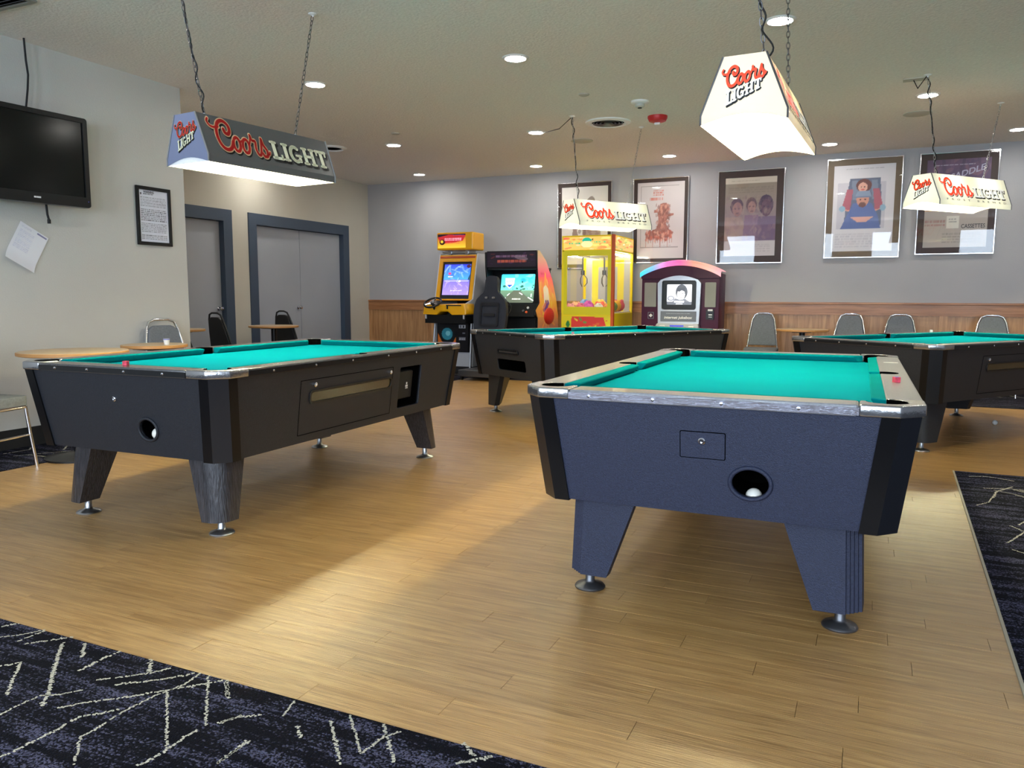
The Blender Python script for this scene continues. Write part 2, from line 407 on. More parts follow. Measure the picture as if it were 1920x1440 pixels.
def glass_mat(name, tint=(1, 1, 1), rough=.02, ior=1.5):
    m = bpy.data.materials.new(name); nt = NT(m); nt.nodes.clear()
    o_ = nt.nodes.new('ShaderNodeOutputMaterial'); t = nt.nodes.new('ShaderNodeBsdfTransparent'); t.inputs[0].default_value = (*tint, 1)
    g = nt.nodes.new('ShaderNodeBsdfGlossy'); g.inputs['Roughness'].default_value = rough; g.inputs[0].default_value = (1, 1, 1, 1)
    lw = nt.nodes.new('ShaderNodeLayerWeight'); lw.inputs[0].default_value = .5
    pw = nt.nodes.new('ShaderNodeMath'); pw.operation = 'POWER'; pw.inputs[1].default_value = 5; nt.links.new(lw.outputs['Facing'], pw.inputs[0])
    f0 = ((ior-1)/(ior+1))**2; ma = nt.nodes.new('ShaderNodeMath'); ma.operation = 'MULTIPLY_ADD'; ma.inputs[1].default_value = 1-f0; ma.inputs[2].default_value = f0; nt.links.new(pw.outputs[0], ma.inputs[0])
    x = nt.nodes.new('ShaderNodeMixShader')
    nt.links.new(ma.outputs[0], x.inputs[0]); nt.links.new(t.outputs[0], x.inputs[1]); nt.links.new(g.outputs[0], x.inputs[2]); nt.links.new(x.outputs[0], o_.inputs[0])
    return m
m_glass = glass_mat('clear_glass'); m_glassp = glass_mat('poster_glass', ior=1.42)

# ------------------------------------------------------------------ the room
mb = MB(); mb.box(XB-.2, XR+.2, YF-.2, YB+.2, -.12, -.016)
m_sub = M('subfloor', (.035, .024, .015), .9)
floor = struct('floor', mb, m_sub)
# carpet: left strip, foreground, right block, strip along the back wall
CY0, CXR, CXL, CY1, CY2 = 1.635, .545, -5.02, 5.75, 9.28
def carpet(x0, x1, y0, y1, skew=0.):
    nx = max(2, int((x1-x0)/.03)) if False else 2
    mb = MB(); mb.loft([(x0, y0), (x1, y0), (x1, y1), (x0+skew, y1)], -.016, [(x0, y0), (x1, y0), (x1, y1), (x0+skew, y1)], .004)
    return obj('carpet', mb, m_carpet, floor)
carpet(XB, XR, YF, CY0)
carpet(CXR-.11, XR, CY0, CY1, .11)
carpet(XB, CXL, CY0, CY2+.25)
carpet(CXL, -.6, CY2+.25, YB); carpet(-.6, XR, CY2, YB); carpet(XB, CXL, CY2+.25, YB)
# light lines woven into the carpet: broken, ragged ribbons of pile
LN = [[(-2.563, 1.538), (-2.524, 1.574), (-2.482, 1.641)], [(-2.478, 1.543), (-2.477, 1.637)], [(-2.644, 1.59), (-2.612, 1.636)], [(-2.44, 1.541), (-2.385, 1.598), (-2.344, 1.646)], [(-2.338, 1.598), (-2.17, 1.449), (-2.074, 1.367), (-2.02, 1.309)], [(-2.268, 1.625), (-2.187, 1.555)], [(-2.118, 1.634), (-2.119, 1.551), (-2.112, 1.49)], [(-2.358, 1.409), (-2.327, 1.453)], [(-2.327, 1.453), (-2.238, 1.37), (-2.165, 1.307)], [(-2.08, 1.234), (-2.083, 1.312), (-2.077, 1.348), (-2.038, 1.371), (-1.999, 1.419)], [(-1.981, 1.635), (-1.914, 1.572)], [(-1.877, 1.624), (-1.905, 1.577), (-1.95, 1.532), (-2.017, 1.473)], [(-1.788, 1.626), (-1.836, 1.567), (-1.922, 1.495), (-1.941, 1.473)], [(-1.773, 1.633), (-1.761, 1.565), (-1.776, 1.514), (-1.787, 1.471), (-1.794, 1.39), (-1.782, 1.273), (-1.788, 1.252), (-1.732, 1.205), (-1.693, 1.165)], [(-1.678, 1.626), (-1.725, 1.577), (-1.772, 1.525), (-1.814, 1.479), (-1.868, 1.428), (-1.943, 1.361), (-1.971, 1.319)], [(-1.814, 1.389), (-1.846, 1.346), (-1.878, 1.312), (-1.872, 1.245), (-1.881, 1.129), (-1.882, 1.109)], [(-1.775, 1.515), (-1.662, 1.413), (-1.547, 1.31)], [(-1.737, 1.631), (-1.62, 1.511), (-1.537, 1.426)], [(-1.541, 1.402), (-1.543, 1.345), (-1.539, 1.294), (-1.549, 1.226)], [(-1.443, 1.53), (-1.494, 1.491), (-1.52, 1.448)], [(-1.668, 1.635), (-1.595, 1.564)], [(-1.38, 1.421), (-1.384, 1.372), (-1.385, 1.315)], [(-1.386, 1.417), (-1.384, 1.313)], [(-1.409, 1.624), (-1.383, 1.548)], [(-1.317, 1.526), (-1.269, 1.485)], [(-1.255, 1.585), (-1.152, 1.479), (-1.11, 1.435)], [(-1.225, 1.63), (-1.092, 1.494)], [(-1.12, 1.633), (-0.998, 1.499)], [(-1.058, 1.618), (-1.083, 1.578), (-1.092, 1.494)], [(-0.884, 1.643), (-0.831, 1.602)], [(-0.788, 1.622), (-0.86, 1.557)], [(-1.662, 1.627), (-1.588, 1.557)], [(-1.489, 1.506), (-1.513, 1.45)]]
def weave(lines, w=.0075, seed=3):
    rg_ = random.Random(seed); vs, fs = [], []
    for ln in lines:
        ww = w*rg_.uniform(.75, 1.2)
        for (x0, y0), (x1, y1) in zip(ln[:-1], ln[1:]):
            l = math.hypot(x1-x0, y1-y0); n = max(2, int(l/.0042)); nx, ny = -(y1-y0)/l, (x1-x0)/l
            for k in range(n):
                if rg_.random() < .13: continue
                t = (k+rg_.random()*.6)/n; cx, cy = x0+(x1-x0)*t, y0+(y1-y0)*t; o_ = rg_.gauss(0, ww*.28); h = ww*rg_.uniform(.35, .62); e = .0027
                cx += nx*o_; cy += ny*o_; b_ = len(vs)
                vs += [(cx-e*(x1-x0)/l-nx*h, cy-e*(y1-y0)/l-ny*h, .0048), (cx+e*(x1-x0)/l-nx*h, cy+e*(y1-y0)/l-ny*h, .0048), (cx+e*(x1-x0)/l+nx*h, cy+e*(y1-y0)/l+ny*h, .0048), (cx-e*(x1-x0)/l+nx*h, cy-e*(y1-y0)/l+ny*h, .0048)]
                fs.append((b_, b_+1, b_+2, b_+3))
    mb = MB(); mb.add(vs, fs); o_ = obj('light_yarn', mb, M('yarn_light', lin(196, 192, 178), .95, spec=.05), floor); o_['kind'] = 'stuff'
def random_lines(x0, x1, y0, y1, dens, seed):
    rg_ = random.Random(seed); out = []
    for k in range(int((x1-x0)*(y1-y0)*dens)):
        x, y = rg_.uniform(x0, x1), rg_.uniform(y0, y1); a_ = rg_.choice([.95, .9, -.85, -.75, .35, 1.2])+rg_.gauss(0, .08); ln = [(x, y)]
        for j in range(rg_.choice([1, 2, 2, 3])):
            l = rg_.uniform(.08, .26); x += l*math.cos(a_); y += l*math.sin(a_); ln.append((x, y)); a_ += rg_.choice([.35, -.35, .9, -.9, .1])
        if all(x0 < p < x1 and y0 < q < y1 for p, q in ln): out.append(ln)
    return out
weave(LN, .0075, 1)
weave(random_lines(-1.3, 1.6, 1.2, 1.63, 14, 5), .008, 2)
weave(random_lines(.56, 2.2, 1.7, 5.74, 26, 8), .007, 3)
weave(random_lines(-5.66, -5.03, 2.5, 5.2, 16, 9), .009, 4)
weave(random_lines(-6.5, 2.6, 9.6, 11.0, 9, 11), .010, 6)
# oak planks, .0985 wide and .91 long, laid along X
PW, PL = .0985, .91
seeds = {0: .405, 1: .806, 2: .395, 3: .90, 4: .397, 5: .776, 6: .022, 7: .64, 8: .40, 9: .167, 10: .80, 12: .405, 14: .057}
rg = random.Random(5)
pieces = []
k = 0
while True:
    y0 = 1.640+PW*k; y1 = y0+PW
    if y0 > CY2+.25: break
    off = seeds.get(k, rg.uniform(0, PL))
    xs, xe = CXL, XR
    if y1 < CY1+.02: xe = CXR-.11+.11*(y0-CY0)/(CY1-CY0)
    y1c = min(y1, CY2+.25)
    x = off-PL*12
    while x < xe:
        a, b = max(x, xs), min(x+PL, xe); x += PL
        if b-a < .02: continue
        ye = y1c
        if y1c > CY2 and b > -.6: 
            if y0 >= CY2-.02: continue
            ye = CY2
        pieces.append((a, b, y0, ye))
    k += 1
def in_view(a, b, y):
    # azimuth test: inside the photograph's horizontal angle
    for x in (a, (a+b)/2, b):
        az = math.atan2(x, y)+YAW
        if -.64 < az < .62: return True
    return False
pieces.sort(key=lambda p: math.hypot((p[0]+p[1])/2, p[2]) + (0 if in_view(p[0], p[1], p[2]) else 50))
GAP = .0007
full = MB(); full.box(0, PL-2*GAP, 0, PW-2*GAP, -.016, 0)
plank_me = full.mesh('plank', [m_plank])
rest = MB(); nplank = 0
for i, (a, b, y0, y1) in enumerate(pieces):
    dz = rg.uniform(-.00025, .0002)
    if i < 290:
        if abs(b-a-PL) < 1e-4 and abs(y1-y0-PW) < 1e-4: me = plank_me
        else: t = MB(); t.box(0, b-a-2*GAP, 0, y1-y0-2*GAP, -.016, 0); me = t.mesh('plank', [m_plank])
        link('plank', me, floor, loc=(a+GAP, y0+GAP, dz))
    else: rest.box(a+GAP, b-GAP, y0+GAP, y1-GAP, -.016, dz)
o = obj('plank_field', rest, m_plank, floor); o['kind'] = 'stuff'
# pale edge strip where the wood meets the right carpet
mb = MB(); mb.loft([(CXR-.122, CY0), (CXR-.108, CY0), (CXR+.002, CY1), (CXR-.012, CY1)], -.01, [(CXR-.120, CY0), (CXR-.110, CY0), (CXR, CY1), (CXR-.010, CY1)], .006)
obj('edge_strip', mb, M('edge_strip_vinyl', lin(170, 160, 138), .6), floor)

mb = MB(); mb.box(XB-.2, XR+.2, YF-.2, YB+.2, ZC, ZC+.15); ceil = struct('ceiling', mb, m_ceil)
# back wall with wainscot
mb = MB(); mb.box(XB-.2, XR+.2, YB, YB+.15, -.02, ZC); wb = struct('wall_back', mb, m_wallback)
HW = 1.058
mb = MB(); mb.box(XB, XR, YB-.045, YB, HW-.028, HW); obj('wainscot_cap', mb, m_oakh, wb, bevel=.006)
mb = MB(); mb.box(XB, XR, YB-.032, YB, .895, HW-.028); obj('wainscot_rail', mb, m_oakh, wb)
mb = MB(); mb.box(XB, XR, YB-.022, YB, .0, .14); obj('wainscot_rail', mb, m_oakh, wb)
stiles = [-.42+1.235*k for k in range(-6, 5)]
edges = [XB]+[s for s in stiles if s > XB+.3]+[XR]
for s in stiles:
    if s-.045 < XB: continue
    mb = MB(); mb.box(s-.045, s+.045, YB-.0315, YB, .14, .895); obj('wainscot_stile', mb, m_oakv, wb)
mb = MB(); mb.box(XB, XB+.07, YB-.0215, YB, .14, .895); obj('wainscot_stile', mb, m_oakv, wb)
for a, b in zip(edges[:-1], edges[1:]):
    x0 = a+(.07 if a == XB else .045); x1 = b-(.045 if b != XR else 0)
    mb = MB(); mb.box(x0, x1, YB-.008, YB, .14, .895)
    for q in ((x0, x1, .883, .895), (x0, x1, .14, .152)): mb.box(q[0], q[1], YB-.016, YB-.008, q[2], q[3])
    for q in ((x0, x0+.012), (x1-.012, x1)): mb.box(q[0], q[1], YB-.016, YB-.008, .152, .883)
    obj('wainscot_panel', mb, m_oakv, wb)
# near left wall (wall_left) and the alcove wall behind it
mb = MB(); mb.box(XB-.2, XA, YF-.2, YA, -.02, ZC); struct('wall_left', mb, m_wallleft)
mb = MB(); mb.box(XA, XA+.012, YF, YA, .0, .145); struct('baseboard_left', mb, m_blackm)
# alcove wall with two door openings
D1 = (6.45, 7.782, 2.085); D2 = (8.385, 10.315, 2.085)
mb = MB()
e_ = .03
for y0, y1, z0 in ((YA, D1[0]-e_, 0), (D1[0]-e_, D1[1]+e_, D1[2]+e_), (D1[1]+e_, D2[0]-e_, 0), (D2[0]-e_, D2[1]+e_, D2[2]+e_), (D2[1]+e_, YB, 0)):
    mb.box(XB-.2, XB, y0, y1, z0 if z0 else -.02, ZC)
wl = struct('wall_alcove', mb, m_wallalc)
def door(name, y0, y1, h, leaves):
    fr = MB(); T = .15
    fr.box(XB-.11, XB+.018, y0-T, y0, -.01, h+T); fr.box(XB-.11, XB+.018, y1, y1+T, -.01, h+T); fr.box(XB-.11, XB+.018, y0, y1, h, h+T)
    d = struct(name, fr, m_bluegrey)
    n = leaves; w = (y1-y0)/n
    for i in range(n):
        mb = MB(); mb.box(XB-.105, XB-.062, y0+w*i+.004, y0+w*(i+1)-.004, .01, h-.006)
        lf = obj('door_leaf', mb, m_door, d)
        if n == 2 and i == 0 or n == 1:
            kb = MB(); kb.lathe([(.026, 0), (.026, .006), (.012, .01), (.012, .035), (.024, .045), (.030, .06), (.024, .073), (.001, .077)], 20, 0,
                Matrix.Translation((XB-.062, y0+w*(i+1)-.065, .95)) @ Matrix.Rotation(PI/2, 4, 'Y'))
            obj('door_knob', kb, m_chrome, lf, smooth=40)
    return d
door('door_1', *D1, 1); door('door_2', *D2, 2)
mb = MB(); mb.box(XB-.25, XB-.2, YA, YB, -.02, ZC); struct('wall_alcove_outer', mb, m_blackm)
# right wall and the window wall behind the camera
mb = MB(); mb.box(XR, XR+.15, YF-.2, YB+.2, -.02, ZC); struct('wall_right', mb, m_wallback)
WN = ((-4.4, -3.3), (-2.2, -1.1), (-.1, 1.0), (2.1, 3.2))
mb = MB(); xx = XB
for a, b in WN: mb.box(xx, a, YF-.15, YF, -.02, ZC); mb.box(a, b, YF-.15, YF, -.02, .9); mb.box(a, b, YF-.15, YF, 2.66, ZC); xx = b
mb.box(xx, XR, YF-.15, YF, -.02, ZC); struct('wall_front', mb, m_wallback)
for i, (a, b) in enumerate(WN):
    mb = MB(); mb.box(a, a+.03, YF-.1, YF+.01, .9, 2.66); mb.box(b-.03, b, YF-.1, YF+.01, .9, 2.66); mb.box(a, b, YF-.1, YF+.01, .9, .93); mb.box(a, b, YF-.1, YF+.01, 2.63, 2.66)
    struct('window_%d' % (i+1), mb, m_dull)

# ------------------------------------------------------------------ ceiling fittings
def downlight(x, y, label, first=[None]):
    if first[0] is None:
        r = thing('ceiling_light', label, 'ceiling light', (x, y, ZC), 0, 'round recessed ceiling lights')
        mb = MB(); mb.lathe([(.078, -.004), (.082, -.009), (.100, -.006), (.104, 0), (.078, 0)], 28, cap=False); obj('trim_ring', mb, m_white, r, smooth=50)
        mb = MB(); mb.lathe([(.0001, -.006), (.05, -.006), (.078, -.004), (.078, -.001), (.0001, -.001)], 28, cap=False); obj('lens', mb, m_lens, r)
        first[0] = r
    else:
        r = copy_tree(first[0]); r.location = (x, y, ZC); r['label'] = label
    return r
for x, y, l in ((-4.485, 5.67, 'recessed ceiling light just right of the grey pendant light\'s far chain'),
                (-2.586, 5.69, 'recessed ceiling light alone at the top middle of the ceiling'),
                (-.643, 5.655, 'recessed ceiling light behind the chains of the nearest cream pendant light'),
                (-5.387, 8.275, 'recessed ceiling light right of the grey pendant light, in the middle row'),
                (-3.51, 8.285, 'recessed ceiling light beside the power cord of the claw machine pendant'),
                (.371, 8.221, 'recessed ceiling light behind the chain of the right pendant light'),
                (-6.314, 10.391, 'recessed ceiling light leftmost in the row near the back wall'),
                (-4.393, 10.379, 'recessed ceiling light above the arcade racing cabinets near the back wall'),
                (-2.491, 10.338, 'recessed ceiling light near the back wall above the reddish sketch poster'),
                (-.549, 10.328, 'recessed ceiling light near the back wall just right of the nearest cream pendant'),
                (1.361, 10.25, 'recessed ceiling light cut by the right edge of the photo'),
                (-6.4, 5.67, 'recessed ceiling light in the alcove hidden behind the end of the left wall'), (-7.25, 8.28, 'recessed ceiling light in the alcove hidden behind the grey pendant light'),
                (-3.6, 3.0, 'added unseen ceiling light over the left table, above the frame'), (-1.2, 3.0, 'added unseen ceiling light left of the nearest cream pendant, above the frame'),  # from here to the end: unseen lights added to brighten the near area
                (1.3, 5.66, 'added unseen ceiling light above the right carpet, outside the frame'),
                (2.4, 8.22, 'added unseen ceiling light beyond the right edge in the middle row'), (3.2, 5.66, 'added unseen ceiling light far right over the carpet, outside the frame')):
    downlight(x, y, l)
r = thing('smoke_detector', 'cream smoke detector on the ceiling beside the red alarm', 'detector', (-2.073, 7.393, ZC))
mb = MB(); mb.lathe([(.085, 0), (.085, -.012), (.072, -.022), (.045, -.026)], 28); obj('base', mb, m_white, r, smooth=40)
mb = MB(); mb.lathe([(.045, -.02), (.043, -.05), (.028, -.058), (.001, -.058)], 24); obj('sensor_head', mb, M('sensor_grey', lin(190, 190, 180), .5), r, smooth=40)
mb = MB(); mb.lathe([(.02, -.056), (.02, -.063), (.001, -.064)], 16); obj('indicator', mb, m_blackm, r)
r = thing('alarm_strobe', 'red round fire alarm strobe on the ceiling', 'alarm', (-2.074, 8.064, ZC))
mb = MB(); mb.lathe([(.10, 0), (.10, -.02), (.085, -.05), (.05, -.062), (.001, -.062)], 30); obj('housing', mb, m_red, r, smooth=40)
mb = MB(); mb.box(-.03, .03, -.02, .02, -.085, -.062); obj('strobe_lens', mb, m_white, r, bevel=.008)
r = thing('ceiling_vent', 'round white ceiling vent with a dark grille left of the red alarm', 'vent', (-2.617, 8.119, ZC))
mb = MB(); mb.lathe([(.17, -.004), (.19, -.022), (.235, -.012), (.24, 0), (.17, 0)], 36, cap=False); obj('rim', mb, m_white, r, smooth=50)
mb = MB(); mb.lathe([(.001, -.003), (.17, -.003), (.17, -.001)], 36); obj('opening', mb, m_void, r)
for rr in (.05, .09, .13, .16):
    mb = MB(); mb.lathe([(rr-.012, -.004), (rr, -.016), (rr-.002, -.018), (rr-.014, -.006)], 32, cap=False); obj('louvre', mb, m_dull, r, smooth=40)
r = thing('ceiling_vent', 'white ceiling vent with a dark slot behind the right end of the grey pendant', 'vent', (-6.2, 8.12, ZC))
mb = MB(); mb.lathe([(.13, -.004), (.15, -.02), (.19, -.010), (.195, 0), (.13, 0)], 32, cap=False); obj('rim', mb, m_white, r, smooth=50)
mb = MB(); mb.lathe([(.001, -.003), (.13, -.003), (.13, -.001)], 32); obj('opening', mb, m_void, r)
for x, y, l in ((-2.469, 6.939, 'small flush sprinkler cover plate left of the smoke detector'), (-3.2, 8.95, 'flat cream ceiling cover plate behind the claw machine pendant\'s cord'),
                (.321, 8.996, 'flat cream ceiling cover plate behind the right pendant\'s chain'), (-4.983, 7.70, 'small sprinkler cover plate above the middle row light right of the grey pendant')):
    mb = MB(); R0 = .05 if y < 8.0 else .13
    mb.lathe([(R0, 0), (R0, -.005), (R0*.85, -.010), (R0*.3, -.012), (.001, -.012)], 28); o = obj('cover_plate', mb, M('cover_cream', lin(186, 184, 172), .6), smooth=40, loc=(x, y, ZC)); tag(o, l, 'cover plate')
mb = MB(); mb.box(-.005, .005, -.005, .005, -.02, 0)
r = thing('return_grille', 'dark slatted air return grille in the top left corner of the ceiling', 'vent', (-5.12, 3.1, ZC))
mb = MB()
for q in ((-.3, .3, -.3, -.27), (-.3, .3, .27, .3), (-.3, -.27, -.27, .27), (.27, .3, -.27, .27)): mb.box(q[0], q[1], q[2], q[3], -.014, 0)
obj('frame', mb, M('grille_frame', lin(140, 138, 128), .5), r)
mb = MB(); mb.box(-.27, .27, -.27, .27, -.002, 0); obj('backing', mb, m_void, r)
for k in range(14):
    mb = MB(); mb.box(-.27, .27, -.012, .012, -.0015, .0015); obj('slat', mb, m_dull, r, loc=(0, -.25+k*.038, -.008), rot=(.6, 0, 0))

# ------------------------------------------------------------------ lettering drawn as strokes
def smooth_pts(pts, n=5):
    P = [np.array(p, float) for p in pts]; P = [2*P[0]-P[1]]+P+[2*P[-1]-P[-2]]; out = []
    for i in range(1, len(P)-2):
        for k in range(n):
            t = k/n; out.append(.5*((2*P[i])+(-P[i-1]+P[i+1])*t+(2*P[i-1]-5*P[i]+4*P[i+1]-P[i+2])*t*t+(-P[i-1]+3*P[i]-3*P[i+1]+P[i+2])*t**3))
    out.append(P[-2]); return out
def ring(cx, cy, rx, ry, tilt=0., n=18):
    return [np.array((cx+rx*math.cos(a)*math.cos(tilt)-ry*math.sin(a)*math.sin(tilt), cy+rx*math.cos(a)*math.sin(tilt)+ry*math.sin(a)*math.cos(tilt))) for a in [2*PI*k/n for k in range(n+1)]]
SCRIPT = [(smooth_pts([(.60, .86), (.64, .72), (.80, .68), (.93, .84), (.90, 1.08), (.66, 1.22), (.38, 1.12), (.2, .84), (.14, .5), (.24, .16), (.45, .0), (.68, .02), (.86, .16), (.98, .38)]), .15),
          (smooth_pts([(-.16, 1.20), (-.24, 1.08), (-.16, .92), (.04, .86), (.34, .92)]), .085),
          (ring(1.17, .30, .19, .31, -.25), .13), (smooth_pts([(1.24, .60), (1.38, .44), (1.52, .50)]), .08),
          (ring(1.70, .30, .19, .31, -.25), .13), (smooth_pts([(1.78, .60), (1.92, .44), (2.02, .56), (2.12, .84)]), .08),
          (smooth_pts([(2.10, .84), (2.16, .62), (2.34, .60), (2.28, .25), (2.38, .02), (2.52, .08), (2.68, .5), (2.76, .78)]), .12),
          (smooth_pts([(2.76, .78), (2.80, .52), (2.96, .26), (2.90, .03), (2.72, .0), (2.64, .12)]), .13), (smooth_pts([(2.94, .1), (3.06, .14), (3.12, .24)]), .08)]
def block(x, y, s=1.):
    h = .74; t = .15; L = []
    def seg(*p, w=t): L.append(([np.array((x+a*s, y+b*s)) for a, b in p], w*s))
    seg((.12, .07), (.12, h-.07)); seg((.02, .06), (.40, .06), w=.12); seg((.39, .08), (.39, .2), w=.08); seg((.02, h-.06), (.22, h-.06), w=.10)          # L
    seg((.60, .07), (.60, h-.07)); seg((.50, .06), (.70, .06), w=.10); seg((.50, h-.06), (.70, h-.06), w=.10)                                                # I
    g = [(1.02+.20*math.cos(a), h/2+(h/2-.07)*math.sin(a)) for a in [math.radians(50+k*260/12) for k in range(13)]]; seg(*g, w=.14); seg((1.20, .1), (1.20, .30), w=.12); seg((1.06, .32), (1.26, .32), w=.10)   # G
    for xx in (1.47, 1.81): seg((xx, .07), (xx, h-.07), w=.14); seg((xx-.09, .06), (xx+.09, .06), w=.10); seg((xx-.09, h-.06), (xx+.09, h-.06), w=.10)
    seg((1.47, h/2), (1.81, h/2), w=.11)                                                                                                                      # H
    seg((2.24, .07), (2.24, h-.07)); seg((2.14, .06), (2.34, .06), w=.10); seg((2.02, h-.06), (2.46, h-.06), w=.12); seg((2.04, h-.08), (2.04, h-.22), w=.08); seg((2.44, h-.08), (2.44, h-.22), w=.08)      # T
    return L
def strokes_mesh(S, grow, fn, z, mat):
    mb = MB()
    for pts, w in S:
        w = w+grow
        for a, b in zip(pts[:-1], pts[1:]):
            d = b-a; l = np.hypot(*d)
            if l < 1e-6: continue
            n = np.array((-d[1], d[0]))/l*w/2
            q = [a-n, b-n, b+n, a+n]; mb.add([(*fn(*p), z) for p in q], [(0, 1, 2, 3)])
        for p in pts:
            c = [(p[0]+w/2*math.cos(k*PI/5), p[1]+w/2*math.sin(k*PI/5)) for k in range(10)]
            mb.add([(*fn(*q), z) for q in c], [tuple(range(10))])
    me = bpy.data.meshes.new('lettering'); me.from_pydata(mb.v, [], mb.f); me.update(); me.materials.append(mat); return me
m_ink_red = M('ink_red', lin(222, 44, 40), .4); m_ink_pink = M('ink_outline', lin(250, 214, 170), .4); m_ink_black = M('ink_black', (.01, .01, .01), .5)
m_ink_cream = M('ink_cream', lin(238, 238, 206), .4); m_ink_white = M('ink_white', lin(245, 245, 240), .4); m_ink_orange = M('ink_orange', lin(236, 84, 50), .4)
m_ink_grey = M('ink_grey', lin(120, 120, 120), .5)

# ------------------------------------------------------------------ pendant lamps
def shade_mat(name, col, tr):
    m = bpy.data.materials.new(name); nt = NT(m); nt.nodes.clear(); N = nt.nodes.new
    o_ = N('ShaderNodeOutputMaterial'); d = N('ShaderNodeBsdfPrincipled'); d.inputs['Base Color'].default_value = (*col, 1); d.inputs['Roughness'].default_value = .35
    t = N('ShaderNodeBsdfTranslucent'); t.inputs[0].default_value = (*col, 1); x = N('ShaderNodeMixShader'); x.inputs[0].default_value = tr
    nt.links.new(d.outputs[0], x.inputs[1]); nt.links.new(t.outputs[0], x.inputs[2]); nt.links.new(x.outputs[0], o_.inputs[0]); return m
m_shade_cream = shade_mat('shade_cream', lin(250, 248, 238), .03)
m_shade_warm = shade_mat('shade_warm', lin(250, 226, 194), .015)
m_shade_grey = M('shade_grey', lin(86, 86, 86), .35); m_shade_blue = M('shade_blue', lin(116, 124, 152), .4)
m_liner = M('shade_liner', lin(245, 245, 245), .5)
m_tink_or = M('ink_orange_glow', lin(232, 84, 48), .4, emit=.42); m_tink_wh = M('ink_white_glow', lin(240, 240, 234), .4, emit=.35)  # ink given its own glow, standing in for bulb light through the shade
WBm, LBm, WTm, LTm, HH, SK = .361/2, .97/2, .178/2, .986/2, .273, .041
def pendant(label, x, y, a, zb, kind, hooks, cord=None):
    r = thing('pendant_lamp', label, 'pendant lamp', (x, y, zb), a, 'long box pendant lights over the pool tables')
    dark = kind == 'grey'; ms = m_shade_grey if dark else (m_shade_warm if kind == 'warm' else m_shade_cream); me_ = m_shade_blue if dark else ms
    def sheet(name, vs, fs, mat, parent=r):
        mb = MB(); mb.add(vs, fs); me = bpy.data.meshes.new(name); me.from_pydata(mb.v, [], mb.f); me.update(); me.materials.append(mat); return link(name, me, parent)
    for s in (1, -1):
        sheet('shade_side', [(s*WBm, -LBm, 0), (s*WBm, LBm, 0), (s*WBm, LBm, SK), (s*WTm, LTm, HH), (s*WTm, -LTm, HH), (s*WBm, -LBm, SK)], [(0, 1, 2, 5), (5, 2, 3, 4)], ms)
    n = 12
    for s in (-1, 1):
        bot = [(WBm*(2*k/n-1), s*LBm, .034*math.sin(PI*k/n)) for k in range(n+1)]
        top = [(-WBm, s*LBm, SK)]+[(WTm*(2*k/n-1)*1.0, s*LTm, HH) for k in range(n+1)]+[(WBm, s*LBm, SK)]
        vs = bot+[(WBm, s*LBm, SK), (WTm, s*LTm, HH), (-WTm, s*LTm, HH), (-WBm, s*LBm, SK)]
        sheet('shade_end', vs, [tuple(range(len(vs)))], me_)
    sheet('shade_top', [(-WTm, -LTm, HH), (WTm, -LTm, HH), (WTm, LTm, HH), (-WTm, LTm, HH)], [(0, 1, 2, 3)], ms)
    if dark:
        e = .004
        vs = [(WBm-e, -LBm+e, .002), (WBm-e, LBm-e, .002), (WTm-e, LTm-e, HH-e), (WTm-e, -LTm+e, HH-e), (-WBm+e, -LBm+e, .002), (-WBm+e, LBm-e, .002), (-WTm+e, LTm-e, HH-e), (-WTm+e, -LTm+e, HH-e)]
        sheet('liner', vs, [(0, 1, 2, 3), (4, 5, 6, 7), (2, 3, 7, 6), (0, 3, 7, 4), (1, 2, 6, 5)], m_liner)
        for s in (-1, 1):   # wood ends of the liner follow the arch, so only the edge shows
            pass
    for sx in (-1, 1):
        for sy in (-1, 1):
            mb = MB(); mb.tube([(sx*WBm, sy*LBm, 0), (sx*WBm, sy*LBm, SK), (sx*WTm, sy*LTm, HH)], .0045 if not dark else .0055, 6)
            obj('corner_trim', mb, m_dull if not dark else m_ink_grey, r, smooth=40)
    # bulbs in sockets on a bar
    mb = MB(); mb.box(-.015, .015, -.40, .40, HH-.03, HH-.012); obj('socket_bar', mb, m_white, r)
    for yy in (-.24, .24):
        mb = MB(); mb.lathe([(.018, 0), (.018, -.035), (.014, -.04)], 14); sk = obj('socket', mb, m_white, r, loc=(0, yy, HH-.03))
        mb = MB(); mb.ball((0, 0, -.078), .036, 14); obj('bulb', mb, m_bulb, sk, smooth=180)
    # lettering on the long sides and on the ends
    SLr = math.hypot(WBm-WTm, HH-SK); 
    for s in (1, -1):
        T = frame_m((s*WBm, 0, SK), (0, s, 0), (-s*(WBm-WTm), 0, HH-SK))
        par = [c for c in r.children if c.name.startswith('shade_side')][0 if s == 1 else 1]
        sc = (.146 if dark else .125)
        x0 = -.455 if dark else -.44
        kx = .121 if dark else .119
        off = lambda dx, dy: (lambda X, Y: (x0+.05+(X+dx)*kx, (.048 if dark else .058)+(Y+dy)*sc))
        offb = lambda dx, dy: (lambda X, Y: (x0+.05+3.29*kx+(X-3.42+dx)*(.178 if dark else .172), (.047 if dark else .052)+(Y+dy)*(.160 if dark else .135)))
        S = SCRIPT; B = block(3.42, -.02, 1.03 if dark else 1.0)
        lay = [(S, .10, (.05, -.06), .0010, m_ink_black), (B, .07, (.06, -.07), .0010, m_ink_black)]
        if dark: lay += [(S, .095, (0, 0), .0020, m_ink_pink), (S, .0, (0, 0), .0030, m_ink_red), (B, .0, (0, 0), .0030, m_ink_cream)]
        else: lay = [(S, .07, (.05, -.06), .0010, m_ink_black), (B, .05, (.05, -.06), .0010, m_ink_black), (S, .08, (0, 0), .0020, m_tink_wh), (S, .04, (0, 0), .0030, m_tink_or), (B, .0, (0, 0), .0030, m_tink_wh)]
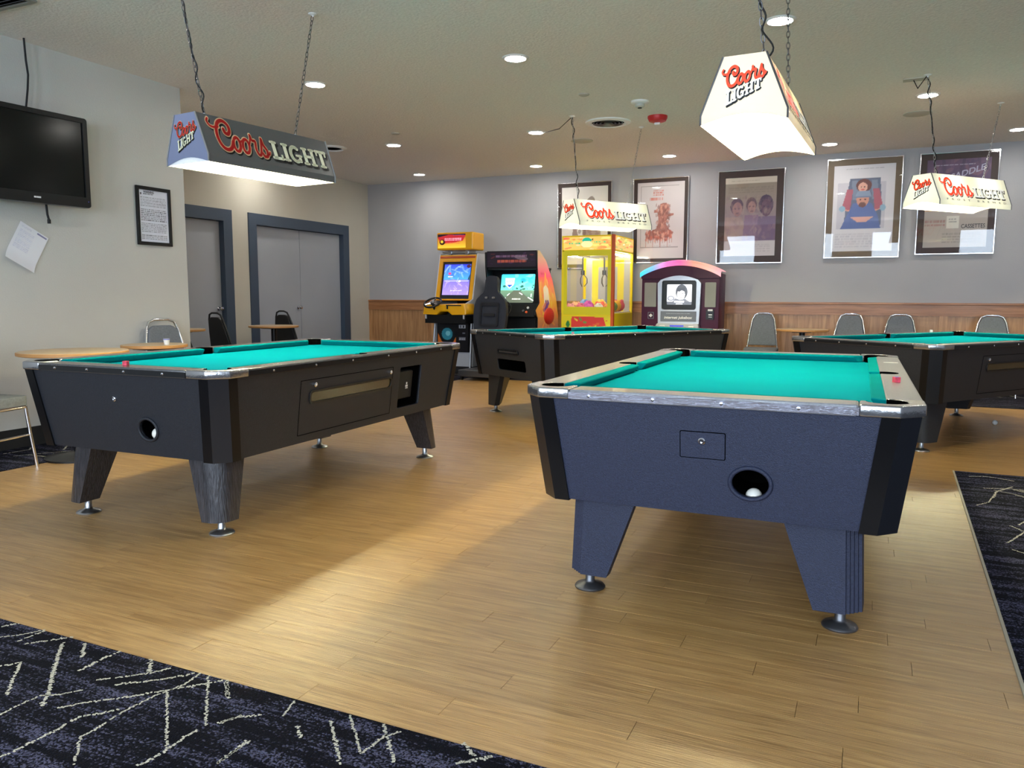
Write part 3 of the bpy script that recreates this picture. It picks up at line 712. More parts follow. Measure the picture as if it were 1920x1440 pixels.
        for SS, gr, (dx, dy), z, mm in lay:
            me = strokes_mesh(SS, gr, (offb if SS is B else off)(dx, dy), z, mm); me.transform(T); link('lettering', me, par)
        if not dark:
            me = text_mesh('FROST BREWED', .80, .016, m_ink_grey, T @ Matrix.Translation((.01, .012, .002)), spacing=2.6); link('lettering', me, par)
    for s in (-1, 1):
        par = [c for c in r.children if c.name.startswith('shade_end')][0 if s == -1 else 1]
        T = frame_m((0, s*(LBm+.0008), SK), (-s, 0, 0) if s == 1 else (1, 0, 0), (0, s*(LTm-LBm), HH-SK))
        sc = .058
        f1 = lambda dx, dy: (lambda X, Y: ((X+dx-1.45)*sc*(.92 if not dark else .95), .120+(Y+dy)*sc*1.08+.18*(X-1.45)*sc))
        f2 = lambda dx, dy: (lambda X, Y: ((X+dx-1.25)*sc*1.0, .062+(Y+dy)*sc*(1.15-.16*(X-1.25))+.42*(X-1.25)*sc))
        B = block(0, 0)
        lay = [(SCRIPT, .09, (.07, -.07), .0006, m_ink_black, f1), (B, .09, (.07, -.07), .0006, m_ink_black, f2)]
        if dark: lay += [(SCRIPT, .06, (0, 0), .0014, m_ink_pink, f1), (SCRIPT, .01, (0, 0), .0022, m_ink_red, f1), (B, 0, (0, 0), .0022, m_ink_cream, f2)]
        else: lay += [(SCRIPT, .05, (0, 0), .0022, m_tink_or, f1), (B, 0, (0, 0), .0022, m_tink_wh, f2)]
        for SS, gr, (dx, dy), z, mm, fn in lay:
            me = strokes_mesh(SS, gr, fn(dx, dy), z, mm); me.transform(T); link('lettering', me, par)
    # chains up to the ceiling
    ca, sa = math.cos(a), math.sin(a)
    for ly, (cx, cy) in hooks:
        hx = .062
        dx, dy = cx-x, cy-y; top = Vector((dx*ca+dy*sa, -dx*sa+dy*ca, ZC-zb)); bot = Vector((hx, ly, HH+.004))
        d = top-bot; LL = d.length-.02; n = int(LL/.031); d.normalize(); mb = MB()
        q = Vector((0, 0, 1)).rotation_difference(d).to_matrix().to_4x4()
        for k in range(n):
            c = bot+d*(LL*(k+.5)/n)
            m4 = Matrix.Translation(c) @ q @ Matrix.Rotation(PI/2*(k % 2)+.3*math.sin(k*1.7), 4, 'Z')
            pts = [(.0085*math.cos(t), 0, .0205*math.sin(t)) for t in [2*PI*i/10 for i in range(10)]]
            mb.tube(pts, .0021, 5, closed=True, mat=m4)
        ch = obj('chain', mb, m_dull if (dark or kind == 'warm') else m_steel, r, smooth=60)
        mb = MB(); mb.lathe([(.03, 0), (.03, -.004), (.008, -.012), (.006, -.02), (.001, -.02)], 14, 0, Matrix.Translation(top)); obj('ceiling_hook', mb, m_white, r)
        mb = MB(); mb.lathe([(.012, 0), (.012, .008), (.001, .010)], 12, 0, Matrix.Translation((hx, ly, HH))); obj('eyelet', mb, m_chrome, r)
    # power cord twisted along the first chain
    ly, (cx, cy) = hooks[0]; dx, dy = cx-x, cy-y; top = Vector((dx*ca+dy*sa, -dx*sa+dy*ca, ZC-zb-.01)); bot = Vector((.070, ly, HH)); pts = []
    for k in range(60):
        t = k/59; am = .007+.006*math.sin(9*t); p = bot.lerp(top, t)+Vector((am*math.cos(34*t+x), am*math.sin(34*t+x), 0)); pts.append(p)
    if kind == 'warm':
        for k in range(8): pts[k] += Vector((.03*math.sin(PI*k/8), .0, 0))
    if cord:
        for cx, cy, cz in cord:
            dx, dy = cx-x, cy-y; pts.append(Vector((dx*ca+dy*sa, -dx*sa+dy*ca, cz-zb)))
    mb = MB(); mb.tube(pts, .0042, 6); obj('power_cord', mb, m_blackm, r, smooth=60)
    return r
def ceil_at(x, y, a, ly, lx=0): return (x+lx*math.cos(a)-ly*math.sin(a), y+lx*math.sin(a)+ly*math.cos(a))
pendant('cream pendant light with orange-red lettering seen end-on over the nearest table', -.511, 3.991, -.048, 1.866, 'warm',
        [(-.39, ceil_at(-.511, 3.991, -.048, -.60)), (.30, ceil_at(-.511, 3.991, -.048, .50))])
pendant('grey pendant light with red and cream lettering and a blue end, over the left table', -3.461, 3.795, -.121, 1.859, 'grey',
        [(-.41, ceil_at(-3.461, 3.795, -.121, -.57, .06)), (.26, ceil_at(-3.461, 3.795, -.121, .50, .0))])
pendant('white lit pendant light with orange lettering hanging in front of the claw machine', -2.621, 8.115, -.581, 1.844, 'cream',
        [(-.42, (-2.867, 7.713)), (.24, (-2.357, 8.491))], cord=[(-2.90, 7.73, ZC-.02), (-3.1, 7.95, ZC-.06), (-3.42, 8.26, ZC-.02)])
pendant('white lit pendant light with orange lettering at the right, before the dark purple poster', .657, 8.164, -.694, 1.916, 'cream',
        [(-.40, (.329, 7.489)), (.24, (1.016, 8.83))], cord=[(.31, 7.47, ZC-.03), (.26, 7.5, ZC-.10), (.23, 7.6, ZC-.01)])
mb = MB(); mb.box(-.09, .09, -.05, .05, -.006, 0); o = obj('cover_plate', mb, M('cover_cream', (.5, .5, .45), .6), loc=(.24, 7.60, ZC)); tag(o, 'small rectangular ceiling plate beside the hook of the right pendant', 'cover plate')

# ------------------------------------------------------------------ pool tables
W, L_ = .664, 1.172
ZT, ZR, ZBOT = .80, .764, .378
AT, BT, AB, BB = .652, 1.160, .605, 1.103        # body half sizes, top and bottom
CB, SB = .06, .055
m_emblem = M('emblem_white', lin(230, 230, 230), .5)
def face(k):
    """local frame of one slanted side of the body: 0 = -Y end, 1 = +X side, 2 = +Y end, 3 = -X side"""
    bt, bb = (BT, BB) if k % 2 == 0 else (AT, AB)
    T = frame_m((0, -bb, ZBOT), (1, 0, 0), (0, -(bt-bb), ZR-ZBOT))
    H = math.hypot(bt-bb, ZR-ZBOT)
    at, ab = (AT, AB) if k % 2 == 0 else (BT, BB)
    return Matrix.Rotation(PI/2*k, 4, 'Z') @ T, H, at, ab
def pool_table(label, x, y, a, mbody, mrail, fluted, trimm, ends, sides, legm):
    r = thing('pool_table', label, 'pool table', (x, y, 0), a, 'coin operated pool tables with green cloth')
    KZ = math.hypot(1, (BT-BB)/(ZR-ZBOT))
    # cabinet: four slanted panels and a base
    for k in range(4):
        T, H, at, ab = face(k); wt, wb_ = at-CB-SB+.004, ab-CB-SB+.004
        feats = ends.get(k, []) if k % 2 == 0 else sides.get(k, [])
        holes = []
        for f in feats:
            if f[0] == 'oval': holes.append(arc(f[1], (f[2]-ZBOT)*KZ, f[3], 0, 345, 23, f[4]))
            if f[0] in ('slot', 'open'): holes.append(rrect(f[1], f[2], (f[3]-ZBOT)*KZ, (f[4]-ZBOT)*KZ, f[5]))
        me = plate([(-wb_, 0), (wb_, 0), (wt, H), (-wt, H)], holes, .018, mbody, T @ Matrix.Translation((0, 0, -.013)))
        pn = link('end_panel' if k % 2 == 0 else 'side_panel', me, r)
        for f in feats:
            P = lambda xx, zz, d=0: T @ Vector((xx, (zz-ZBOT)*KZ, d))
            TM = lambda xx, zz, d=0: T @ Matrix.Translation((xx, (zz-ZBOT)*KZ, d))
            if f[0] == 'oval':
                mb = MB(); mb.tube([(f[3]*1.08*math.cos(t), f[4]*1.08*math.sin(t), 0) for t in [2*PI*i/28 for i in range(28)]], .0075, 8, closed=True, mat=TM(f[1], f[2], -.003)); obj('hole_rim', mb, mbody, pn, smooth=60)
                n = 24; mb = MB(); rr = [(f[3]+.004, f[4]+.004, -.021), (f[3]+.012, f[4]+.008, -.06), (f[3]+.012, f[4]+.008, -.17)]
                vs = [(A*math.cos(2*PI*i/n), B*math.sin(2*PI*i/n), d) for A, B, d in rr for i in range(n)]
                fs = [(j*n+i, j*n+(i+1) % n, (j+1)*n+(i+1) % n, (j+1)*n+i) for j in range(2) for i in range(n)]+[tuple(2*n+i for i in range(n))]
                mb.add(vs, fs, 0, TM(f[1], f[2])); obj('ball_return', mb, m_void, r)
            if f[0] == 'door':
                xa, xb, za, zb_ = f[1:5]; me = plate(rrect(xa, xb, (za-ZBOT)*KZ, (zb_-ZBOT)*KZ, .004), [], .003, mbody, T @ Matrix.Translation((0, 0, -.0035))); 
                d = link('access_door', me, r)
                g = plate(rrect(xa-.003, xb+.003, (za-ZBOT)*KZ-.003, (zb_-ZBOT)*KZ+.003, .006), [], .001, m_void, T @ Matrix.Translation((0, 0, -.0036))); link('door_gap', g, r)
            if f[0] == 'lock':
                mb = MB(); mb.lathe([(.0125, 0), (.0125, .006), (.009, .009), (.0055, .009), (.0055, .004), (.0001, .004)], 18, 0, TM(f[1], f[2], -.004)); lk = obj('lock', mb, m_chrome, r, smooth=40)
            if f[0] == 'groove':      # the frame line of the ball window door
                xa, xb, za, zb_ = f[1:5]; Yf = lambda z: (z-ZBOT)*KZ
                me = plate(rrect(xa-.002, xb+.002, Yf(za)-.002, Yf(zb_)+.002, .004), [rrect(xa+.001, xb-.001, Yf(za)+.001, Yf(zb_)-.001, .003)], .001, m_void, T @ Matrix.Translation((0, 0, -.0032))); link('door_gap', me, r)
            if f[0] == 'slot':
                xa, xb, za, zb_, rr = f[1:6]; Yf = lambda z: (z-ZBOT)*KZ
                me = plate(rrect(xa-.006, xb+.006, Yf(za)-.006, Yf(zb_)+.006, rr+.004), [rrect(xa+.004, xb-.004, Yf(za)+.004, Yf(zb_)-.004, rr)], .007, m_black, T @ Matrix.Translation((0, 0, -.002))); link('window_rim', me, r)
                mb = MB(); mb.box(xa, xb, Yf(za), Yf(zb_), -.007, -.006, 0, T); obj('window_pane', mb, M('amber_glass', (.045, .034, .016), .08, spec=.6, coat=.3), r)
            if f[0] == 'open':
                xa, xb, za, zb_, rr = f[1:6]; Yf = lambda z: (z-ZBOT)*KZ; e = .004
                vs = [(xa-e, Yf(za)-e, -.02), (xb+e, Yf(za)-e, -.02), (xb+e, Yf(zb_)+e, -.02), (xa-e, Yf(zb_)+e, -.02), (xa-e, Yf(za)-e, -.15), (xb+e, Yf(za)-e, -.15), (xb+e, Yf(zb_)+e, -.15), (xa-e, Yf(zb_)+e, -.15)]
                mb = MB(); mb.add(vs, [(0, 1, 5, 4), (1, 2, 6, 5), (2, 3, 7, 6), (3, 0, 4, 7), (4, 5, 6, 7)], 0, T); obj('coin_recess', mb, m_void, r)
                if f[6]:
                    cx, cz = (xa+xb)/2+.03, (za+zb_)/2-.005; mb = MB(); mb.box(xa+.03, xb-.03, Yf(za)+.04, Yf(zb_)-.04, -.10, -.045, 0, T); cm = obj('coin_mechanism', mb, m_blackm, r, bevel=.008)
                    mb = MB(); mb.lathe([(.008, 0), (.008, .001), (.0001, .001)], 12, 0, T @ Matrix.Translation((cx, Yf(cz)+.014, -.045))); mb.box(cx-.014, cx+.014, Yf(cz)-.010, Yf(cz)+.004, -.045, -.044, 0, T); mb.box(cx-.012, cx+.016, Yf(cz)-.020, Yf(cz)-.014, -.045, -.044, 0, T); obj('emblem', mb, m_emblem, cm)
            if f[0] == 'handle':
                xa, xb, za, zb_ = f[1:5]; Yf = lambda z: (z-ZBOT)*KZ
                me = plate(rrect(xa, xb, Yf(za), Yf(zb_), .014), [rrect(xa+.008, xb-.008, Yf(za)+.009, Yf(zb_)-.009, .008)], .016, m_black, T @ Matrix.Translation((0, 0, .001))); link('slide_frame', me, r)
                mb = MB(); mb.box(xa+.02, xb-.02, Yf((za+zb_)/2)-.006, Yf((za+zb_)/2)+.006, -.006, .004, 0, T); obj('coin_slide', mb, m_dull, r, bevel=.002)
    mb = MB(); mb.box(-AB+.03, AB-.03, -BB+.03, BB-.03, ZBOT+.004, ZBOT+.02); obj('base_board', mb, m_blackm, r)
    # corner posts: flat strip, chamfer facet, flat strip
    for sx in (-1, 1):
        for sy in (-1, 1):
            def out(A, B): return [(sx*p, sy*q) for p, q in ((A-CB-SB, B), (A-CB, B), (A, B-CB), (A, B-CB-SB), (A-.03, B-CB-SB), (A-.03, B-CB-.02), (A-CB-.02, B-.03), (A-CB-SB, B-.03))]
            mb = MB(); mb.loft(out(AB+.003, BB+.003), ZBOT-.004, out(AT+.003, BT+.003), ZR, 0, mis=[0, 1, 0, 0, 0, 0, 0, 0]); obj('corner_post', mb, [m_post, m_facet], r)
    # legs
    for sx in (-1, 1):
        for sy in (-1, 1):
            def ch(p, q, d):
                if not fluted: return [p]+[(p[0]*.5+q[0]*.5+.008, p[1]*.5+q[1]*.5-.008)]+[q]
                o_ = []; n = 9
                for i in range(n+1):
                    t = i/n; o_.append((p[0]+(q[0]-p[0])*t-(.004 if i % 2 else 0), p[1]+(q[1]-p[1])*t+(.004 if i % 2 else 0)))
                return o_
            if legm is m_legwood:
                def sq(xo, yo, s_, rr): return [(xo-s_, -yo)]+[(xo-rr+rr*math.sin(t), -(yo-rr+rr*math.cos(t))) for t in [PI/2*i/8 for i in range(9)]]+[(xo, -(yo-s_)), (xo-s_, -(yo-s_))]
                top, bot = sq(.50, 1.03, .18, .10), sq(.525, 1.05, .117, .08)
            else: top = [(.255, -1.045)]+ch((.455, -1.045), (.51, -.99), 1)+[(.51, -.77), (.46, -.77), (.255, -.995)]
            if legm is not m_legwood: bot = [(.365, -1.04)]+ch((.468, -1.04), (.525, -.985), 1)+[(.525, -.895), (.485, -.88), (.365, -.985)]
            mb = MB(); mb.loft([(sx*p, -sy*q) for p, q in bot], .072, [(sx*p, -sy*q) for p, q in top], ZBOT+.004)
            lg = obj('leg', mb, legm, r, smooth=35)
            mb = MB(); mb.lathe([(.058, 0), (.060, .005), (.055, .012), (.026, .020), (.018, .028), (.018, .075)], 24, 0, Matrix.Translation((sx*.451, sy*.968, 0)))
            obj('levelling_foot', mb, m_dull if fluted else m_steel, lg, smooth=50)
    # slate bed with cloth
    def q4(pts): return pts
    oc = []
    cx, cy, R0 = .556, 1.064, .060
    oc += arc(-cx, -cy, R0, 90, 0, 8)+arc(cx, -cy, R0, 180, 90, 8)
    oc += arc(.580, 0, .052, 270, 90, 10)
    oc += arc(cx, cy, R0, 270, 180, 8)+arc(-cx, cy, R0, 0, -90, 8)
    oc += arc(-.580, 0, .052, 90, -90, 10)
    link('bed_cloth', plate(oc, [], .02, m_cloth, Matrix.Translation((0, 0, .752))), r)
    # cushions
    def cushion(o0, o1, n0, n1, T):
        A = [(0, .7985), (.045, .797), (.046, .790), (.024, .763), (0, .763)]
        E = [(o0, 0), (n0, 1), (n0, 1), ((o0+n0)/2, .5), (o0, 0)]; G = [(o1, 0), (n1, 1), (n1, 1), ((o1+n1)/2, .5), (o1, 0)]
        vs = [(E[i][0], A[i][0], A[i][1]) for i in range(5)]+[(G[i][0], A[i][0], A[i][1]) for i in range(5)]
        mb = MB(); mb.add(vs, [(i, (i+1) % 5, 5+(i+1) % 5, 5+i) for i in range(5)]+[(4, 3, 2, 1, 0), (5, 6, 7, 8, 9)], 0, T); obj('cushion', mb, m_cloth2, r, bevel=.004)
    cushion(-.488, .488, -.44, .44, Matrix.Translation((0, -1.064, 0))); cushion(-.488, .488, -.44, .44, Matrix.Translation((0, 1.064, 0)) @ Matrix.Rotation(PI, 4, 'Z'))
    for s in (1, -1):
        T = Matrix.Translation((s*.556, 0, 0)) @ Matrix.Rotation(PI/2*s, 4, 'Z')
        cushion(.052, .996, .066, .945, T); cushion(-.996, -.052, -.945, -.066, T)
    # wooden rails with laminate
    tt = ZT-ZR
    for s in (-1, 1):
        pts = [(-.476, s*1.062), (.476, s*1.062), (.476, s*L_), (-.476, s*L_)]
        link('end_rail', plate(pts, [], tt, mrail, Matrix.Translation((0, 0, (ZT+ZR)/2-.001))), r, bevel=.009)
        pts = [(s*.554, -.984), (s*W, -.984), (s*W, .984), (s*.554, .984)]+[(s*(.578+.052*math.cos(t)), .052*math.sin(t)) for t in [math.radians(118-236*k/12) for k in range(13)]]
        link('side_rail', plate(pts, [], tt, mrail, Matrix.Translation((0, 0, (ZT+ZR)/2-.001))), r, bevel=.006)
        mb = MB(); mb.box(-.476, .476, min(s*L_, s*(L_+.003)), max(s*L_, s*(L_+.003)), ZR+.002, ZT-.010); tr = obj('rail_trim', mb, trimm, r)
        for xb in (-.40, -.17, .06, .30) if fluted else (-.36, -.14, .10, .34):
            mb = MB(); mb.lathe([(.007, 0), (.006, .002), (.0001, .0035)], 10, 0, Matrix.Translation((xb, s*(L_+.003), (ZT+ZR)/2-.004)) @ Matrix.Rotation(PI/2*(1 if s < 0 else -1), 4, 'X')); obj('bolt', mb, m_chrome, tr)
        mb = MB(); mb.box(min(s*W, s*(W+.003)), max(s*W, s*(W+.003)), -.984, .984, ZR+.002, ZT-.010); tr = obj('rail_trim', mb, m_black if not fluted else trimm, r)
        for yb in (-.82, -.5, -.18, .18, .5, .82):
            mb = MB(); mb.lathe([(.006, 0), (.005, .002), (.0001, .0035)], 10, 0, Matrix.Translation((s*(W+.003), yb, (ZT+ZR)/2-.004)) @ Matrix.Rotation(PI/2*s, 4, 'Y')); obj('bolt', mb, m_chrome, tr)
        # side pockets
        mb = MB(); mb.lathe([(.050, .760), (.046, .70), (.001, .69)], 20, 0, Matrix.Translation((s*.580, 0, 0)), cap=False)
        pc = [(s*(.578+.0505*math.cos(t)), .0505*math.sin(t)) for t in [math.radians(118-236*k/14) for k in range(15)]]
        mb.add([(p, q, .760) for p, q in pc]+[(p, q, .7995) for p, q in pc], [(i, i+1, 16+i, 15+i) for i in range(14)]); obj('pocket', mb, m_void, r)
    for sx in (-1, 1):
        for sy in (-1, 1):
            G = 1.002
            pts = [(sx*p, sy*q) for p, q in [(.476, 1.062), (.494, 1.064)]+[(.556+.062*math.cos(t), 1.064+.062*math.sin(t)) for t in [math.radians(180-270*k/16) for k in range(1, 17)]]+[(.554, .984), (W+.002, .984), (W+.002, L_-.071), (W-.071, L_+.002), (.476, L_+.002)]]
            link('corner_cap', plate(pts, [], tt+.003, m_castchrome, Matrix.Translation((0, 0, (ZT+ZR)/2))), r, bevel=.006)
            mb = MB(); c = Matrix.Translation((sx*.556, sy*1.064, 0)); mb.lathe([(.060, .7605), (.055, .69), (.001, .68)], 22, 0, c, cap=False)
            th = [math.radians(180-270*k/16) for k in range(17)]; pc = [(sx*(.556+.0605*math.cos(t)), sy*(1.064+.0605*math.sin(t))) for t in th]
            mb.add([(p, q, .760) for p, q in pc]+[(p, q, .8005) for p, q in pc], [(i, i+1, 18+i, 17+i) for i in range(16)]); obj('pocket', mb, m_void, r)
    return r
holeE = [('oval', .155, .505, .062, .052)]
T1 = pool_table('nearest pool table, its charcoal end with small square door and ball hole facing the camera', -.506, 3.78, .0098, m_body1, m_railtop2, True, m_brush,
    {0: holeE+[('door', -.078, .070, .582, .672), ('lock', -.006, .642)]}, {1: [('groove', -.58, .28, .42, .70), ('slot', -.51, .26, .575, .64, .02), ('open', .35, .60, .44, .69, .01, True)]}, m_body1)
T2 = pool_table('left pool table showing its long dark side with amber ball window and round-edged wood legs', -3.232, 3.67, .0209, m_body2, m_railtop, False, m_black,
    {0: [('oval', .175, .505, .055, .050), ('lock', -.01, .642)]}, {1: [('groove', -.59, .27, .42, .70), ('slot', -.51, .26, .578, .638, .02), ('lock', -.475, .672), ('lock', .245, .672), ('open', .355, .615, .435, .69, .012, True)]}, m_legwood)
T3 = pool_table('black pool table in the back centre before the arcade machines, coin slide on its end', -2.419, 7.43, -.5445, m_body2, m_railtop, False, m_black,
    {0: [('handle', -.155, .175, .597, .642), ('open', -.19, .265, .445, .548, .02, False)]}, {}, m_body2)
T4 = pool_table('black pool table at the right edge, partly hidden behind the nearest table', .5875, 7.4654, -.6276, m_body2, m_railtop, False, m_black,
    {}, {1: [('lock', -.50, .672), ('slot', -.51, .26, .585, .640, .02), ('open', .35, .60, .44, .69, .01, True), ('groove', -.58, .28, .42, .70)]}, m_body2)
def at_table(T, lx, ly, z):
    a = T.rotation_euler[2]; return (T.location[0]+lx*math.cos(a)-ly*math.sin(a), T.location[1]+lx*math.sin(a)+ly*math.cos(a), z)
def chalk(T, lx, ly, label, top, side, z=.7992, rz=.3):
    r = thing('chalk_cube', label, 'chalk', at_table(T, lx, ly, z), rz)
    mb = MB(); mb.box(-.011, .011, -.011, .011, 0, .021); obj('wrapper', mb, side, r, bevel=.001)
    mb = MB(); mb.lathe([(.009, .021), (.006, .0216), (.0001, .0212)], 12); obj('chalk_face', mb, top, r)
chalk(T1, .605, -.41, 'pink cube of cue chalk on the right rail of the nearest table', m_blue, m_pink, .7992, .5)
chalk(T2, .03, -1.10, 'pink cube of cue chalk on the end rail of the left table', m_red, m_pink, .7992, .3)
chalk(T3, .61, -.86, 'pinkish cube of cue chalk on the near rail of the back centre table', m_pink, M('chalk_mauve', lin(190, 130, 150), .8), .7992)
chalk(T4, -.61, .74, 'white cube of cue chalk on the far rail of the right table', m_white, m_white, .7992)
mb = MB(); mb.box(-.033, .033, -.009, .009, 0, .0006); o = obj('paper_label', mb, m_white, loc=at_table(T1, .615, .60, .7995), rot=(0, 0, .02)); tag(o, 'small white paper label stuck on the right rail of the nearest table', 'label')
for T, lx, ly, l in ((T1, .162, -1.062, 'white cue ball lying in the ball return of the nearest table'), (T2, .198, -1.083, 'white cue ball lying in the ball return of the left table')):
    mb = MB(); mb.ball((0, 0, 0), .0286, 20); o = obj('cue_ball', mb, m_ball, smooth=180, loc=at_table(T, lx, ly, .4505 if T is T1 else .483)); tag(o, l, 'ball')
mb = MB(); mb.ball((0, 0, .022), .022, 16); o = obj('small_ball', mb, m_white, smooth=180, loc=(1.05, 8.03, 0)); tag(o, 'small white ball on the wood floor under the right table', 'ball')

# ------------------------------------------------------------------ left wall things
r = thing('television', 'black flat television hung high on the left wall', 'television', (-5.53, 3.635, 1.785), math.radians(87))
TW, TH = 1.10, .66
T = Matrix.Identity(4)
mb = MB(); mb.box(-TW/2, TW/2, -.03, .035, 0, TH); obj('casing', mb, m_black, r, bevel=.008)
me = plate(rrect(-TW/2, TW/2, 0, TH, .02), [rrect(-TW/2+.035, TW/2-.035, .075, TH-.035, .004)], .02, m_black, FRONT(0, -.036, 0)); link('bezel', me, r, bevel=.003)
mb = MB(); mb.box(-TW/2+.03, TW/2-.03, -.034, -.031, .07, TH-.03); obj('screen', mb, M('tv_screen', (.004, .005, .005), .16, spec=.25), r)
mb = MB(); mb.box(-.025, -.008, -.0472, -.046, .034, .046); mb.box(-.006, .025, -.0472, -.046, .034, .046); obj('logo', mb, m_emblem, r, loc=(.14, 0, 0))
mb = MB(); mb.lathe([(.004, 0), (.0001, .001)], 8, 0, Matrix.Translation((TW/2-.02, -.047, .045)) @ Matrix.Rotation(PI/2, 4, 'X')); obj('indicator', mb, m_blue, r)
mb = MB(); mb.box(-.2, .2, .035, .130, .15, .5); obj('wall_bracket', mb, m_blackm, r)
pts = [(-5.60, 3.83, ZC), (-5.60, 3.835, 2.8), (-5.60, 3.845, 2.7), (-5.60, 3.835, 2.6), (-5.60, 3.81, 2.44)]
mb = MB(); mb.tube(pts, .007, 8); o = obj('power_cable', mb, m_blackm, smooth=60); tag(o, 'black cable dropping from the ceiling to the television', 'cable')
mb = MB(); mb.tube([(-5.60, 3.92, 1.80), (-5.60, 3.925, 1.72), (-5.60, 3.935, 1.68)], .008, 8); mb.lathe([(.012, 0), (.012, .03), (.001, .03)], 12, 0, Matrix.Translation((-5.60, 3.935, 1.655))); o = obj('cable_end', mb, m_blackm, r, smooth=50); o.matrix_parent_inverse = (Matrix.Translation((-5.53, 3.635, 1.785)) @ Matrix.Rotation(math.radians(87), 4, 'Z')).inverted()
# notice in a black frame
r = thing('framed_notice', 'printed notice in a black frame on the left wall right of the television', 'notice', (XA+.001, 4.942, 1.80), PI/2)
me = plate([(-.178, -.247), (.178, -.247), (.178, .247), (-.178, .247)], [[(-.150, -.218), (.150, -.218), (.150, .218), (-.150, .218)]], .02, m_black, FRONT(0, -.011, 0)); link('frame', me, r, bevel=.003)
p = Paint(90, 130, (214, 216, 228)); dk = (60, 62, 74)
p.rect(.06, .11, .905, .945, dk).bars(.16, .5, .91, .94, 1, dk, .9, 2, .8)
for y0, y1, n, sd in ((.68, .87, 7, 3), (.40, .64, 7, 4), (.18, .37, 6, 5), (.04, .14, 3, 6)): p.bars(.06, .94, y0, y1, n, dk, .9 if sd == 4 else .7, sd, .55)
link('print', p.mesh(.30, .436, m_print, FRONT(0, -.008, 0)), r)
me = text_mesh('WARNING', .11, .020, M('ink_dark', lin(50, 50, 60), .6), FRONT(-.045, -.0085, .201), bold=.02); link('lettering', me, r)
mb = MB(); mb.add([(-.15,-.012,-.218),(.15,-.012,-.218),(.15,-.012,.218),(-.15,-.012,.218)],[(0,1,2,3)]); obj('glass', mb, m_glassp, r)
# loose sheet
p = Paint(60, 80, (222, 222, 236)); p.bars(.1, .45, .90, .95, 2, (150, 150, 170), .5, 1).bars(.1, .6, .35, .85, 12, (150, 150, 170), .30, 2); p.rect(.62, .95, .93, .965, (70, 70, 130), .8)
T = Matrix.Translation((XA+.005, 3.795, 1.475)) @ Matrix.Rotation(PI/2, 4, 'Z') @ Matrix.Rotation(math.radians(29), 4, 'Y') @ FRONT(0, 0, 0)
def curl(x, y): return (x, y, .004+.03*max(0, (-y-.06)/.1)**2)
sh = link('paper_sheet', p.mesh(.235, .30, m_print, T, curl)); tag(sh, 'tilted white paper sheet pinned on the left wall under the television', 'paper')

# ------------------------------------------------------------------ framed posters
def poster(label, x0, x1, z0, z1, mat_w, m_mat, paintfn, border=(225, 220, 215), tilt=.012, nx=88):
    cx, w, h = (x0+x1)/2, x1-x0, z1-z0
    r = thing('framed_poster', label, 'poster', (cx, YB-.012, z0), 0, 'framed posters on the back wall')
    r.rotation_euler = (tilt, 0, 0)
    me = plate([(-w/2, 0), (w/2, 0), (w/2, h), (-w/2, h)], [[(-w/2+.014, .014), (w/2-.014, .014), (w/2-.014, h-.014), (-w/2+.014, h-.014)]], .024, m_chrome, FRONT(0, -.014, 0)); link('frame', me, r, bevel=.003)
    mw = mat_w
    me = plate([(-w/2+.012, .012), (w/2-.012, .012), (w/2-.012, h-.012), (-w/2+.012, h-.012)], [[(-w/2+mw, mw), (w/2-mw, mw), (w/2-mw, h-mw), (-w/2+mw, h-mw)]], .003, m_mat, FRONT(0, -.011, 0)); link('mount', me, r)
    pw, ph = w-2*mw+.006, h-2*mw+.006
    p = Paint(nx, int(nx*ph/pw), border); paintfn(p); link('print', p.mesh(pw, ph, m_print, FRONT(0, -.0085, h/2)), r)
    mb = MB(); mb.add([(-w/2+.012,-.017,.012),(w/2-.012,-.017,.012),(w/2-.012,-.017,h-.012),(-w/2+.012,-.017,h-.012)],[(0,1,2,3)]); obj('glass', mb, m_glassp, r)
    return r, pw, ph, h
def p1(p):
    p.poly([(.28, .60), (.33, .45), (.40, .30), (.30, .1), (.22, .32)], (150, 128, 118)).ell(.62, .78, .11, .08, (160, 146, 140), 1, .6).ell(.66, .74, .05, .05, (120, 105, 98))
    p.poly([(.5, .7), (.8, .66), (.86, .3), (.6, .12), (.45, .4)], (172, 150, 140)).blotch(40, [(150, 120, 110), (190, 165, 150), (120, 90, 84)], .25, .85, .1, .7, .05, .6, 3)
def p2(p):
    p.put((np.abs(np.maximum(np.abs(p.X-.48)/.40, np.abs(p.Y-.55)/.40)-1) < .012), (140, 130, 130), .8)
    c = (202, 110, 92); p.bars(.34, .56, .82, .90, 3, c, .9, 3, .7).bars(.27, .42, .76, .80, 1, c, .9, 5, .8).bars(.42, .56, .76, .80, 1, c, .8, 7, .8)
    b = (166, 110, 98)
    p.poly([(.5, .72), (.62, .73), (.67, .66), (.66, .55), (.62, .46), (.66, .40), (.78, .34), (.72, .28), (.2, .26), (.18, .32), (.42, .40), (.46, .48), (.44, .6)], b)
    p.poly([(.36, .635), (.44, .645), (.45, .60), (.36, .605)], b).poly([(.64, .58), (.78, .59), (.78, .565), (.65, .54)], b)
    p.blotch(90, [(190, 130, 116), (140, 84, 76), (206, 150, 130), (120, 76, 72)], .40, .70, .40, .70, .03, .55, 8).blotch(110, [(196, 110, 90), (150, 84, 74), (216, 160, 140)], .2, .76, .24, .36, .03, .7, 5)
    for k in range(12): p.line(.2+.05*k, .27, .2+.05*k, .15+.08*math.sin(k*2.1)**2, .012, (170, 104, 92), .8)
    p.bars(.28, .74, .16, .18, 1, (170, 165, 160), .6, 3)
